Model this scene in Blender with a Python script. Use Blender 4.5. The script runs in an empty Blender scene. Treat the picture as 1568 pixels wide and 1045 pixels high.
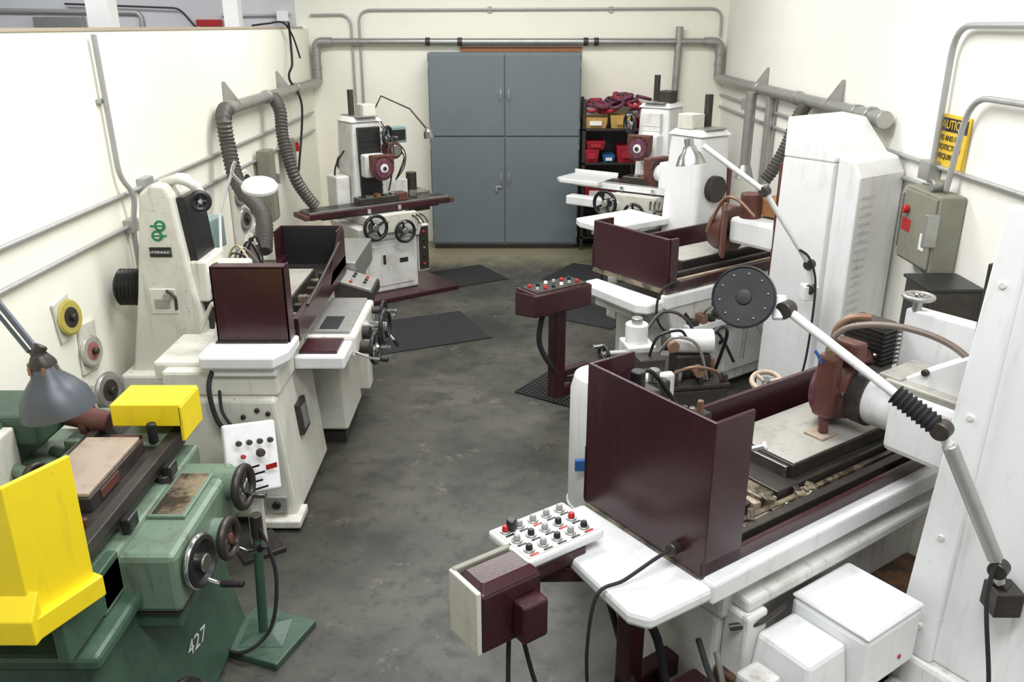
import bpy, bmesh, math, random
from mathutils import Vector, Matrix, Quaternion, Euler
random.seed(7)
S=bpy.context.scene
# ------------------------------------------------------------ materials
def M(name,col,rough=.5,metal=0,dirt=0,dcol=(.12,.08,.05),scale=6,bump=0,bscale=60,emit=0,coat=0,dlo=.5,dhi=.75,streak=0,scol=(.2,.15,.09)):
    m=bpy.data.materials.new(name); m.use_nodes=True
    nt=m.node_tree; b=nt.nodes['Principled BSDF']
    b.inputs['Base Color'].default_value=(*col,1); b.inputs['Roughness'].default_value=rough
    b.inputs['Metallic'].default_value=metal
    if coat: b.inputs['Coat Weight'].default_value=coat
    if emit:
        b.inputs['Emission Color'].default_value=(*col,1); b.inputs['Emission Strength'].default_value=emit
    tc=nt.nodes.new('ShaderNodeTexCoord'); last=None
    def layer(prev,amt,c2,sc,lo,hi,stretch=None,det=8):
        n=nt.nodes.new('ShaderNodeTexNoise'); n.inputs['Scale'].default_value=sc; n.inputs['Detail'].default_value=det; n.inputs['Roughness'].default_value=.68
        if stretch:
            mp=nt.nodes.new('ShaderNodeMapping'); mp.inputs['Scale'].default_value=stretch; nt.links.new(tc.outputs['Object'],mp.inputs['Vector']); nt.links.new(mp.outputs[0],n.inputs['Vector'])
        else: nt.links.new(tc.outputs['Object'],n.inputs['Vector'])
        r=nt.nodes.new('ShaderNodeMapRange'); r.inputs[1].default_value=lo; r.inputs[2].default_value=hi; r.inputs[3].default_value=0; r.inputs[4].default_value=amt
        nt.links.new(n.outputs['Fac'],r.inputs[0])
        x=nt.nodes.new('ShaderNodeMix'); x.data_type='RGBA'
        if prev: nt.links.new(prev,x.inputs[6])
        else: x.inputs[6].default_value=(*col,1)
        x.inputs[7].default_value=(*c2,1)
        nt.links.new(r.outputs[0],x.inputs[0]); return x.outputs[2]
    if dirt: last=layer(last,dirt,dcol,scale,dlo,dhi)
    if streak:
        last=layer(last,streak,scol,16,.55,.72,(1,1,.12))
        last=layer(last,min(1,streak*1.4),scol,28,.65,.69)
    if last: nt.links.new(last,b.inputs['Base Color'])
    if bump:
        n2=nt.nodes.new('ShaderNodeTexNoise'); n2.inputs['Scale'].default_value=bscale; n2.inputs['Detail'].default_value=4
        nt.links.new(tc.outputs['Object'],n2.inputs['Vector'])
        bp=nt.nodes.new('ShaderNodeBump'); bp.inputs['Strength'].default_value=bump; bp.inputs['Distance'].default_value=.01
        nt.links.new(n2.outputs['Fac'],bp.inputs['Height']); nt.links.new(bp.outputs['Normal'],b.inputs['Normal'])
    return m
WHT=M('machine_white',(.69,.69,.66),.38,0,.6,(.33,.29,.22),5,streak=.55)
WHT2=M('machine_white_clean',(.76,.765,.755),.4,0,.3,(.52,.5,.44),3,streak=.22)
CRM=M('machine_cream',(.65,.64,.565),.42,0,.45,(.34,.3,.22),5,streak=.48)
MAR=M('maroon_paint',(.040,.010,.014),.27,0,.4,(.02,.01,.011),4,bump=.05,bscale=120,streak=.18,scol=(.1,.05,.045))
MAR2=M('oxide_brown',(.105,.036,.028),.42,0,.6,(.035,.018,.014),14,streak=.3)
GRN=M('green_paint',(.048,.095,.062),.42,0,.65,(.028,.04,.028),7,bump=.08,streak=.55,scol=(.028,.03,.02))
GRNL=M('green_paint_light',(.14,.205,.145),.4,0,.6,(.09,.09,.055),9,streak=.6,scol=(.055,.05,.032))
YEL=M('yellow_paint',(.86,.66,.015),.38,0,.3,(.58,.4,.03),4,streak=.28,scol=(.45,.3,.05))
BLK=M('black_plastic',(.012,.012,.013),.38)
RUB=M('black_rubber',(.016,.016,.017),.8,bump=.4,bscale=200)
STL=M('steel',(.42,.42,.4),.3,1,.6,(.16,.13,.1),14,streak=.3)
CHR=M('chrome',(.7,.7,.7),.15,1)
IRN=M('dark_iron',(.05,.045,.04),.42,.5,.6,(.12,.08,.05),16,bump=.1)
DRT=M('oily_tray',(.22,.18,.12),.3,.1,.95,(.03,.022,.015),9,bump=.3,bscale=40,dlo=.42,dhi=.58)
SWF=M('rusty_sludge',(.13,.065,.03),.6,0,.9,(.02,.012,.008),9,bump=.8,bscale=30,dlo=.4,dhi=.6)
CHK=M('chuck_top',(.42,.405,.36),.34,.2,.7,(.22,.18,.13),6,streak=.6)
TAN=M('tan_plate',(.40,.315,.245),.45,.1,.55,(.24,.17,.12),9,streak=.5)
GLV=M('galvanised',(.38,.38,.36),.38,.7,.5,(.2,.18,.15),10)
CON=M('conduit_grey',(.4,.4,.39),.4,.4,.35,(.22,.2,.17),10)
OLV=M('electrical_box_olive',(.22,.22,.17),.5,0,.5,(.13,.11,.08),9,streak=.25)
CAB=M('cabinet_bluegrey',(.135,.165,.178),.4,0,.35,(.09,.115,.13),2.5,streak=.12,scol=(.2,.23,.24))
GRY=M('lamp_grey',(.075,.085,.1),.42,.2)
RED=M('red_plastic',(.4,.015,.015),.4)
REDT=M('red_bin',(.34,.012,.025),.5,0,.4,(.12,.01,.02),8)
PUR=M('purple_stone',(.12,.03,.06),.8,0,.5,(.3,.22,.22),20)
ORG=M('cardboard_yellow',(.5,.31,.09),.7,0,.3,(.3,.16,.05),6)
BLU=M('blue_plastic',(.03,.12,.34),.4)
TEA=M('teal_grey',(.22,.31,.3),.45,0,.3,(.15,.2,.2),8)
WOOD=M('wood_strip',(.3,.13,.05),.6,0,.5,(.14,.06,.03),12)
COP=M('copper_hose',(.25,.14,.09),.4,.3,.6,(.14,.1,.07),14)
HGR=M('hose_grey_brown',(.2,.16,.13),.45,.2,.5,(.1,.08,.06),14)
LIT=M('lamp_glow',(1,.9,.6),.4,emit=.9)
PAP=M('paper_white',(.75,.75,.72),.6)
KGR=M('knob_grey',(.3,.3,.29),.4)
HOS=M('flex_hose',(.1,.095,.085),.5,.3,.5,(.2,.18,.14),20)
SGN=M('sign_yellow',(.75,.5,.03),.5,0,.2,(.6,.4,.05),8)
MUS=M('mustard_ring',(.42,.35,.07),.6,0,.4,(.2,.16,.06),20)
PNK=M('ring_label_red',(.3,.1,.09),.6,0,.5,(.45,.42,.38),20)
HST=M('hose_straw',(.5,.45,.25),.5)
WALL=M('wall_cream_paint',(.85,.83,.725),.75,0,.3,(.70,.665,.55),.8,bump=.06,bscale=30,streak=.05,scol=(.55,.5,.4))
WALR=M('wall_cream_right',(.82,.805,.735),.75,0,.3,(.71,.685,.60),.9,bump=.06,bscale=30,streak=.06,scol=(.5,.46,.38))
WALG=M('wall_grey_annex',(.60,.60,.62),.8,0,.3,(.5,.5,.52),1)
WP=M('white_post',(.86,.86,.84),.6)
BG=M('badge_green',(.02,.2,.1),.5)
def floormat():
    m=bpy.data.materials.new('concrete_floor'); m.use_nodes=True; nt=m.node_tree; b=nt.nodes['Principled BSDF']
    tc=nt.nodes.new('ShaderNodeTexCoord')
    def noise(s,d=8,ro=.6):
        n=nt.nodes.new('ShaderNodeTexNoise'); n.inputs['Scale'].default_value=s;n.inputs['Detail'].default_value=d;n.inputs['Roughness'].default_value=ro
        nt.links.new(tc.outputs['Object'],n.inputs['Vector']); return n
    n1=noise(1.1); n2=noise(9,10,.7); n3=noise(2.6,14,.8); n4=noise(30,6,.7); n5=noise(2.0,6,.55)
    cr=nt.nodes.new('ShaderNodeValToRGB'); cr.color_ramp.elements[0].position=.35; cr.color_ramp.elements[0].color=(.026,.025,.019,1)
    cr.color_ramp.elements[1].position=.66; cr.color_ramp.elements[1].color=(.084,.080,.064,1)
    nt.links.new(n1.outputs['Fac'],cr.inputs[0])
    def mixc(a,col,fac_node,lo,hi,amt):
        r=nt.nodes.new('ShaderNodeMapRange'); r.inputs[1].default_value=lo;r.inputs[2].default_value=hi;r.inputs[4].default_value=amt
        nt.links.new(fac_node,r.inputs[0])
        x=nt.nodes.new('ShaderNodeMix'); x.data_type='RGBA'; nt.links.new(r.outputs[0],x.inputs[0]); nt.links.new(a,x.inputs[6]); x.inputs[7].default_value=(*col,1); return x.outputs[2]
    c=mixc(cr.outputs[0],(.018,.018,.014),n2.outputs['Fac'],.5,.66,.75)
    c=mixc(c,(.015,.014,.011),n5.outputs['Fac'],.56,.66,.65)
    c=mixc(c,(.19,.18,.14),n3.outputs['Fac'],.58,.65,.55)
    c=mixc(c,(.24,.23,.19),n4.outputs['Fac'],.67,.70,.65)
    sep=nt.nodes.new('ShaderNodeSeparateXYZ'); nt.links.new(tc.outputs['Object'],sep.inputs[0])
    ad=nt.nodes.new('ShaderNodeMath'); ad.operation='MULTIPLY_ADD'; ad.inputs[1].default_value=1.6
    nt.links.new(n3.outputs['Fac'],ad.inputs[0]); nt.links.new(sep.outputs['Y'],ad.inputs[2])
    c=mixc(c,(.26,.235,.15),ad.outputs[0],10.6,11.3,.85)
    nt.links.new(c,b.inputs['Base Color'])
    rr=nt.nodes.new('ShaderNodeMapRange'); rr.inputs[3].default_value=.3; rr.inputs[4].default_value=.62; nt.links.new(n2.outputs['Fac'],rr.inputs[0]); nt.links.new(rr.outputs[0],b.inputs['Roughness'])
    bp=nt.nodes.new('ShaderNodeBump'); bp.inputs['Strength'].default_value=.15; bp.inputs['Distance'].default_value=.01
    nt.links.new(n2.outputs['Fac'],bp.inputs['Height']); nt.links.new(bp.outputs['Normal'],b.inputs['Normal'])
    return m
FLR=floormat()
# ------------------------------------------------------------ geometry helpers
def catmull(P,n=8,closed=False):
    P=[Vector(p) for p in P]; N=len(P)
    if N<3: return P
    out=[]
    for i in range(N if closed else N-1):
        if closed: a,b,c,d=P[(i-1)%N],P[i],P[(i+1)%N],P[(i+2)%N]
        else: a,b,c,d=P[max(i-1,0)],P[i],P[i+1],P[min(i+2,N-1)]
        for k in range(n):
            t=k/n
            out.append(.5*((2*b)+(c-a)*t+(2*a-5*b+4*c-d)*t*t+(3*b-a-3*c+d)*t**3))
    if not closed: out.append(P[-1])
    return out
def bm_sweep(bm,pts,r,seg=12,corr=0,closed=False):
    pts=[Vector(p) for p in pts]
    N=len(pts); rings=[]
    t0=(pts[1]-pts[0]).normalized()
    nrm=t0.orthogonal().normalized(); prev=t0
    for i,p in enumerate(pts):
        if closed: t=(pts[(i+1)%N]-pts[(i-1)%N]).normalized()
        else: t=(pts[min(i+1,N-1)]-pts[max(i-1,0)]).normalized()
        q=prev.rotation_difference(t); nrm=(q@nrm); nrm=(nrm-nrm.dot(t)*t).normalized(); prev=t
        bn=t.cross(nrm); rr=r*(1+(corr if i%2 else -corr))
        rings.append([bm.verts.new(p+rr*(math.cos(2*math.pi*k/seg)*nrm+math.sin(2*math.pi*k/seg)*bn)) for k in range(seg)])
    for i in range(N if closed else N-1):
        a,b=rings[i],rings[(i+1)%N]
        for k in range(seg):
            bm.faces.new((a[k],a[(k+1)%seg],b[(k+1)%seg],b[k]))
    if not closed:
        bm.faces.new(rings[0][::-1]); bm.faces.new(rings[-1])
def resample(pts,step):
    out=[pts[0]]; acc=0
    for a,b in zip(pts,pts[1:]):
        L=(b-a).length
        while acc+L>=step and L>0:
            t=(step-acc)/L; a=a.lerp(b,t); out.append(a.copy()); L=(b-a).length; acc=0
        acc+=L
    return out
def rotpts(axis):
    return Vector((0,0,1)).rotation_difference(Vector(axis).normalized())
def bm_lathe(bm,prof,origin,axis,seg=32,closed=False):
    q=rotpts(axis); o=Vector(origin); rings=[]
    for (r,h) in prof:
        if r<1e-6: rings.append([bm.verts.new(o+q@Vector((0,0,h)))])
        else: rings.append([bm.verts.new(o+q@Vector((r*math.cos(2*math.pi*k/seg),r*math.sin(2*math.pi*k/seg),h))) for k in range(seg)])
    R=rings+([rings[0]] if closed else [])
    for a,b in zip(R,R[1:]):
        if len(a)==1 and len(b)==1: continue
        for k in range(seg):
            k2=(k+1)%seg
            if len(a)==1: bm.faces.new((a[0],b[k2],b[k]))
            elif len(b)==1: bm.faces.new((a[k],a[k2],b[0]))
            else: bm.faces.new((a[k],a[k2],b[k2],b[k]))
def bm_hexa(bm,v):
    V=[bm.verts.new(p) for p in v]
    for f in ((0,3,2,1),(4,5,6,7),(0,1,5,4),(1,2,6,5),(2,3,7,6),(3,0,4,7)): bm.faces.new([V[i] for i in f])
class O:
    def __init__(s,name,loc=(0,0,0),rot=0,world=False):
        s.r=bpy.data.objects.new(name,None); S.collection.objects.link(s.r)
        s.r.empty_display_size=.1
        s.r.location=loc; s.r.rotation_euler=(0,0,math.radians(rot)); s.off=Vector(loc) if world else Vector((0,0,0))
    def fin(s,bm,name,mat,bev=0,smooth=False,seg=2):
        bmesh.ops.translate(bm,vec=-s.off,verts=bm.verts)
        bmesh.ops.recalc_face_normals(bm,faces=bm.faces)
        me=bpy.data.meshes.new(name); bm.to_mesh(me); bm.free()
        me.materials.append(mat)
        if smooth:
            for p in me.polygons: p.use_smooth=True
            me.set_sharp_from_angle(angle=math.radians(38))
        o=bpy.data.objects.new(name,me); S.collection.objects.link(o); o.parent=s.r
        if bev:
            k=o.modifiers.new('b','BEVEL'); k.width=bev; k.segments=seg; k.limit_method='ANGLE'; k.angle_limit=math.radians(40)
        return o
    def box(s,n,x0,x1,y0,y1,z0,z1,mat,bev=.006,rot=None,piv=None):
        bm=bmesh.new(); bm_hexa(bm,[(x0,y0,z0),(x1,y0,z0),(x1,y1,z0),(x0,y1,z0),(x0,y0,z1),(x1,y0,z1),(x1,y1,z1),(x0,y1,z1)])
        if rot:
            c=Vector(piv) if piv else Vector(((x0+x1)/2,(y0+y1)/2,(z0+z1)/2))
            R=Euler([math.radians(a) for a in rot]).to_matrix()
            bmesh.ops.rotate(bm,cent=c,matrix=R,verts=bm.verts)
        m=min(abs(x1-x0),abs(y1-y0),abs(z1-z0))
        return s.fin(bm,n,mat,min(bev,m*.3))
    def fr(s,n,b,t,mat,bev=.012):
        bm=bmesh.new(); x0,x1,y0,y1,z0=b; X0,X1,Y0,Y1,z1=t
        bm_hexa(bm,[(x0,y0,z0),(x1,y0,z0),(x1,y1,z0),(x0,y1,z0),(X0,Y0,z1),(X1,Y0,z1),(X1,Y1,z1),(X0,Y1,z1)])
        return s.fin(bm,n,mat,bev)
    def prism(s,n,pts,ax,a0,a1,mat,bev=.01):
        def P(p,a): 
            return {'x':(a,p[0],p[1]),'y':(p[0],a,p[1]),'z':(p[0],p[1],a)}[ax]
        bm=bmesh.new(); A=[bm.verts.new(P(p,a0)) for p in pts]; B=[bm.verts.new(P(p,a1)) for p in pts]
        bm.faces.new(A); bm.faces.new(B[::-1]); N=len(pts)
        for i in range(N): bm.faces.new((A[i],A[(i+1)%N],B[(i+1)%N],B[i]))
        return s.fin(bm,n,mat,bev)
    def cyl(s,n,p0,p1,r,mat,r2=None,seg=32,bev=0):
        p0=Vector(p0);p1=Vector(p1);h=(p1-p0).length; r2=r if r2 is None else r2
        bm=bmesh.new(); e=min(.004,r*.2,h*.2)
        bm_lathe(bm,[(0,0),(r-e,0),(r,e),(r2,h-e),(r2-e,h),(0,h)],p0,p1-p0,seg)
        return s.fin(bm,n,mat,0,True)
    def lathe(s,n,prof,o,ax,mat,seg=40,closed=False):
        bm=bmesh.new(); bm_lathe(bm,prof,o,ax,seg,closed); return s.fin(bm,n,mat,0,True)
    def tor(s,n,c,ax,R,r,mat,seg=40):
        prof=[(R+r*math.cos(a*math.pi/5),r*math.sin(a*math.pi/5)) for a in range(10)]
        return s.lathe(n,prof,c,ax,mat,seg,True)
    def tube(s,n,pts,r,mat,smooth=True,seg=12,corr=0,closed=False):
        p=catmull(pts,8,closed) if smooth else [Vector(q) for q in pts]
        if corr: p=resample(p,r*.28)
        bm=bmesh.new(); bm_sweep(bm,p,r,seg,corr,closed); return s.fin(bm,n,mat,0,True)
    def pipe(s,n,pts,r,mat,bend=.08,seg=12):
        P=[Vector(p) for p in pts]; out=[P[0]]
        for i in range(1,len(P)-1):
            a=(P[i-1]-P[i]);b=(P[i+1]-P[i]); e=min(bend,a.length*.45,b.length*.45)
            A=P[i]+a.normalized()*e; B=P[i]+b.normalized()*e
            for k in range(7):
                t=k/6; out.append((1-t)**2*A+2*t*(1-t)*P[i]+t*t*B)
        out.append(P[-1]); bm=bmesh.new(); bm_sweep(bm,out,r,seg); return s.fin(bm,n,mat,0,True)
    def hw(s,n,c,ax,R=.09,mat=BLK,rim=.011,hub=CHR,handle=True,spokes=3,a0=.5):
        ax=Vector(ax).normalized(); c=Vector(c); q=rotpts(ax)
        bm=bmesh.new()
        bm_lathe(bm,[(R+rim*math.cos(a*math.pi/5),rim*math.sin(a*math.pi/5)) for a in range(10)],c,ax,36,True)
        for k in range(spokes):
            a=a0+2*math.pi*k/spokes; bm_sweep(bm,[c-ax*.01,c+q@Vector((R*math.cos(a),R*math.sin(a),0))],rim*.8,8)
        s.fin(bm,n+'_rim',mat,0,True)
        s.cyl(n+'_hub',c-ax*.05,c+ax*.015,R*.3,hub)
        if handle:
            h=c+q@Vector((R*math.cos(a0),R*math.sin(a0),0)); s.cyl(n+'_handle',h,h+ax*.07,.011,hub,.014,16)
    def knob(s,n,c,ax,r=.014,h=.02,mat=BLK):
        c=Vector(c);a=Vector(ax).normalized(); s.cyl(n,c,c+a*h,r,mat,r*.85,20)
    def txt(s,n,t,loc,rot,size,mat):
        cu=bpy.data.curves.new(n,'FONT'); cu.body=t; cu.size=size; cu.extrude=.0008; cu.align_x='CENTER'; cu.align_y='CENTER'
        cu.materials.append(mat); o=bpy.data.objects.new(n,cu); S.collection.objects.link(o); o.parent=s.r
        o.location=Vector(loc)-s.off; o.rotation_euler=[math.radians(a) for a in rot]
# ------------------------------------------------------------ room shell
LX,RX,BY=-2.54,2.69,11.3
def slab(name,x0,x1,y0,y1,z0,z1,mat):
    bm=bmesh.new(); bm_hexa(bm,[(x0,y0,z0),(x1,y0,z0),(x1,y1,z0),(x0,y1,z0),(x0,y0,z1),(x1,y0,z1),(x1,y1,z1),(x0,y1,z1)])
    bmesh.ops.recalc_face_normals(bm,faces=bm.faces)
    me=bpy.data.meshes.new(name); bm.to_mesh(me); bm.free(); me.materials.append(mat)
    o=bpy.data.objects.new(name,me); S.collection.objects.link(o); return o
slab('floor',-7.2,2.9,-1.5,11.5,-.1,0,FLR)
slab('wall_back',-2.69,2.84,BY,BY+.15,0,4.6,WALL)
slab('wall_annex',-7.2,-2.69,BY,BY+.15,0,4.6,WALG)
slab('wall_right',RX,RX+.15,-1.5,BY,0,4.6,WALR)
slab('wall_left',LX-.15,LX,-1.5,BY,0,2.72,WALL)
slab('trim_1',LX-.17,LX+.01,-1.5,BY-.35,2.72,2.738,M('trim_brown',(.4,.33,.24),.7))
for i,(x,y,w) in enumerate(((-4.05,9,.22),(-3.22,10.5,.17))):
    o=O('support_post',(x,y,0)); o.box('shaft',-w/2,w/2,-w/2,w/2,0,4.4,WP); o.box('foot_plate',-w*.8,w*.8,-w*.8,w*.8,0,.02,GLV)
# ------------------------------------------------------------ services on the walls
zb=2.56; yb=BY-.08
P=O('exhaust_duct_pipe',(0,yb,zb),world=True)
P.cyl('run',(-2.33,yb,zb),(2.47,yb,zb),.042,GLV)
P.pipe('elbow_right',[(2.4,yb,zb),(2.6,yb,zb),(2.6,yb,2.2)],.055,GLV,.1,16)
P.pipe('elbow_left',[(-2.25,yb,zb),(-2.45,yb,zb),(-2.45,yb,2.15)],.055,GLV,.1,16)
for x in (-1.05,-.65,.92,1.05): P.cyl('collar',(x-.03,yb,zb),(x+.03,yb,zb),.05,IRN)
for x,z in ((2.6,2.3),(-2.45,2.25),(2.6,2.42),(-2.45,2.42)): P.cyl('band',(x,yb,z-.015),(x,yb,z+.015),.062,GLV)
P=O('exhaust_duct_pipe',(2.6,8.5,2.13),world=True)
P.pipe('run',[(2.6,yb,2.2),(2.6,yb,2.13),(2.6,yb-.3,2.13),(2.6,6.15,2.13)],.055,GLV,.06,16)
P.cyl('end_cap',(2.6,6.08,2.13),(2.6,6.18,2.13),.062,GLV); P.cyl('end_gate',(2.6,6.3,2.13),(2.6,6.34,2.13),.072,GLV)
for y in (6.6,8,9.3): P.cyl('collar',(2.6,y-.04,2.13),(2.6,y+.04,2.13),.064,GLV)
P.cyl('riser',(2.5,9.2,2.1),(2.5,9.2,1.2),.055,GLV); P.cyl('riser_b',(2.62,8.9,2.1),(2.62,8.9,1.2),.045,GLV)
P.cyl('riser_funnel',(2.5,9.2,1.35),(2.5,9.2,1.2),.06,GLV,.1)
P.tube('flex_drop',[(2.58,7.7,2.1),(2.5,7.65,1.98),(2.42,7.62,1.75),(2.32,7.6,1.55),(2.25,7.6,1.45)],.055,HOS,corr=.1,seg=16)
P2=O('exhaust_duct_pipe',(-2.45,8.5,2.08),world=True)
P2.pipe('run',[(-2.45,yb,2.15),(-2.45,yb,2.08),(-2.45,yb-.3,2.08),(-2.45,7.45,2.08)],.055,GLV,.06,16)
for y in (7.6,8.8,10.0): P2.cyl('collar',(-2.45,y-.04,2.08),(-2.45,y+.04,2.08),.066,GLV)
for o_,x,z,ys in ((P2,-2.535,2.14,(7.75,9.55)),(P,2.685,2.19,(7.15,9.3))):
    for y in ys:
        sx=1 if x<0 else -1
        o_.prism('gusset',[(x+sx*.0,z-.06),(x+sx*.15,z-.04),(x+sx*.02,z+.15),(x,z+.15)],'y',y-.008,y+.008,GLV,0)
FH=O('flexible_exhaust_hose',(-2.3,7.2,1.7),world=True)
FH.tube('hose',[(-2.45,7.5,2.08),(-2.42,7.33,2.02),(-2.4,7.3,1.8),(-2.3,7.15,1.5),(-2.05,6.9,1.3),(-1.98,6.6,1.05)],.062,HOS,corr=.1,seg=16)
FH=O('flexible_exhaust_hose',(-2.3,8.8,1.7),world=True)
FH.tube('hose',[(-2.42,8.9,2.08),(-2.33,8.8,1.95),(-2.3,8.7,1.7),(-2.2,8.6,1.35),(-2.12,8.65,1.15),(-2.03,8.7,1.0)],.06,HOS,corr=.1,seg=16)

yc=BY-.03
C=O('electrical_conduit',(0,yc,2.9),world=True)
C.pipe('run_upper',[(-1.9,yc,1.3),(-1.9,yc,2.93),(2.6,yc,2.95),(2.6,yc,2.62)],.015,CON,.15)
C.pipe('run_left',[(-2.5,yc,2.87),(-2.0,yc,2.88),(-2.0,yc,1.3)],.015,CON,.15)
C.pipe('steel_riser',[(2.08,yc-.05,2.74),(2.06,yc-.05,1.3)],.045,GLV,.1)
for x in (-.3,1.2): C.box('clip',x,x+.05,yc,yc+.025,2.9,2.97,CON)
C=O('electrical_conduit',(-4,yc,2.9),world=True)
C.pipe('run',[(-3.6,yc,2.86),(-2.75,yc,2.87)],.015,CON); C.pipe('run_b',[(-6.9,yc,2.93),(-4.6,yc,2.9),(-4.6,yc,1)],.03,CON); C.box('junction',-3.9,-3.6,yc-.08,yc+.02,2.74,2.82,RED); C.box('panel',-5.9,-5.3,yc-.1,yc+.02,1.9,2.85,GLV)
C.box('junction_b',-2.9,-2.77,yc-.08,yc+.02,2.8,2.92,WP); C.pipe('run_c',[(-5.5,yc-.04,3.0),(-4.1,yc-.04,2.95),(-3.9,yc-.04,2.7)],.012,IRN)
C=O('electrical_conduit',(LX+.03,5,1.7),world=True)
C.pipe('run_upper',[(LX+.025,-1,1.72),(LX+.025,yc-.2,1.72)],.015,CON)
C.pipe('run_lower',[(LX+.025,-1,1.53),(LX+.025,yc-.2,1.5)],.015,CON)
C.pipe('drop',[(LX+.045,5.38,2.7),(LX+.045,5.42,1.85),(LX+.09,5.5,1.72),(LX+.045,5.5,1.5),(LX+.045,5.5,1.1)],.017,CON,.1)
C.box('junction',LX+.002,LX+.06,5.75,5.9,1.68,1.78,CON); C.box('junction_b',LX+.002,LX+.06,5.46,5.56,1.47,1.56,CON); C.box('clip',LX+.002,LX+.03,5.36,5.44,2.3,2.33,CON)
C=O('electrical_conduit',(RX-.03,5,2),world=True)
C.pipe('run_upper',[(RX-.025,-1,1.92),(RX-.025,yc,1.92)],.015,CON)
C.pipe('run_lower',[(RX-.025,5.5,1.78),(RX-.025,yc,1.78)],.015,CON)
C.pipe('riser',[(RX-.05,5.38,1.82),(RX-.05,5.38,2.75),(RX-.05,-1,2.75)],.019,CON,.18)
C.pipe('bend',[(RX-.08,5.1,1.82),(RX-.06,5.05,2.37),(RX-.05,-1,2.37)],.018,CON,.2)
C.box('junction',RX-.08,RX-.005,5.35,5.5,1.83,1.95,GLV); C.cyl('junction_round',(RX-.05,5.15,1.84),(RX-.15,5.15,1.84),.035,GLV); C.box('junction_far',RX-.07,RX-.005,9.9,10.05,1.85,1.97,CON)
C=O('hanging_power_cable',(LX+.1,9.9,2.5),world=True)
C.tube('cable',[(LX+.1,9.9,2.78),(LX+.08,10.0,2.6),(LX+.1,9.9,2.35),(LX+.08,9.8,2.2),(LX+.17,9.9,1.9),(LX+.12,9.7,1.2)],.013,RUB)
C.tube('cable_top',[(LX-.3,9.9,2.75),(LX-.1,9.8,2.77),(LX+.05,9.85,2.78),(LX+.08,10.1,2.65),(LX+.1,10.3,2.4)],.01,RUB)

E=O('electrical_disconnect_box',(RX-.08,5.2,1.57),world=True)
E.box('body',RX-.16,RX-.005,4.98,5.44,1.33,1.8,OLV,.01); E.box('door',RX-.175,RX-.16,5.0,5.42,1.35,1.78,OLV,.006)
E.cyl('red_button',(RX-.175,5.34,1.66),(RX-.21,5.34,1.66),.026,RED); E.box('label',RX-.178,RX-.174,5.28,5.4,1.52,1.6,RED,.001); E.box('label_b',RX-.178,RX-.174,5.06,5.13,1.45,1.55,PAP,.001)
E.box('lever',RX-.24,RX-.16,4.95,4.98,1.5,1.7,GLV); E.cyl('hinge',(RX-.18,5.43,1.4),(RX-.18,5.43,1.75),.01,GLV)
E.pipe('lower_conduit',[(RX-.08,5.3,1.34),(RX-.08,5.3,1.29),(RX-.08,5.15,1.27)],.025,CON,.05)
T=O('control_transformer_box',(RX-.15,4.85,1.0),world=True)
T.box('body',RX-.32,RX-.01,4.62,4.92,1.02,1.33,IRN,.01); T.box('lid',RX-.33,RX-.01,4.6,4.94,1.33,1.35,BLK); T.box('bracket',RX-.3,RX-.25,4.65,4.9,0,1.02,IRN)
G=O('caution_sign',(RX-.01,5.3,2.08),world=True)
G.box('panel',RX-.014,RX-.004,5.08,5.5,1.93,2.24,SGN,.002); G.box('header',RX-.016,RX-.013,5.1,5.48,2.14,2.22,BLK,.001)
G.txt('caution_text','CAUTION',(RX-.018,5.29,2.18),(90,0,-90),.075,SGN)
for i,(t) in enumerate(('EYE AND EAR','PROTECTION','REQUIRED')): G.txt('notice_text',t,(RX-.018,5.29,2.1-.055*i),(90,0,-90),.048,BLK)
for i,(y,z,w,h) in enumerate(((8.5,1.25,.2,.7),(9.4,1.45,.16,.3))):
    b=O('disconnect_switch_box',(LX+.07,y,z),world=True)
    b.box('body',LX+.04,LX+.16,y-w/2,y+w/2,z-h/2,z+h/2,OLV,.008); b.box('door',LX+.16,LX+.17,y-w/2+.01,y+w/2-.01,z-h/2+.02,z+h/2-.02,OLV,.004); b.box('handle',LX+.12,LX+.2,y+w/2,y+w/2+.02,z,z+.1,RED if i else CON,.004)

W=O('grinding_wheel_rack',(LX+.03,4.6,.9),world=True)
def disc(o,c,ax,R,m1,m2,t=.03):
    a=Vector(ax).normalized(); c=Vector(c)
    o.cyl('wheel_disc',c,c+a*t,R,m1); o.tor('wheel_rim',c+a*t*.6,a,R,.008,m1); o.cyl('wheel_label',c+a*t,c+a*(t+.002),R*.62,m2); o.cyl('wheel_bore',c+a*(t+.002),c+a*(t+.03),R*.22,IRN)
disc(W,(LX+.02,4.55,1.2),(1,-.15,.1),.095,MUS,IRN); disc(W,(LX+.02,4.72,.93),(1,-.15,.1),.09,CHK,PNK); disc(W,(LX+.04,4.8,.64),(1,-.2,.1),.11,GLV,IRN)
W.box('rail',LX+.002,LX+.02,4.45,4.62,1.08,1.32,CRM,rot=(8,0,0)); W.box('rail_b',LX+.002,LX+.02,4.64,4.84,.8,1.1,CRM,rot=(-6,0,0)); W.box('rail_c',LX+.002,LX+.02,4.7,4.9,.4,.72,CRM)
W=O('grinding_wheel_rack',(LX+.03,8,1),world=True)
for y,z,m in ((7.75,1.3,GLV),(8.0,1.38,CRM),(8.15,1.15,MUS),(7.85,1.05,GLV),(7.9,.8,CRM),(8.2,.85,GLV)): disc(W,(LX+.03,y,z),(1,-.2,.1),.1,m,IRN)
W.box('rail_c',LX+.002,LX+.03,7.6,8.3,.6,1.5,CRM)

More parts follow.
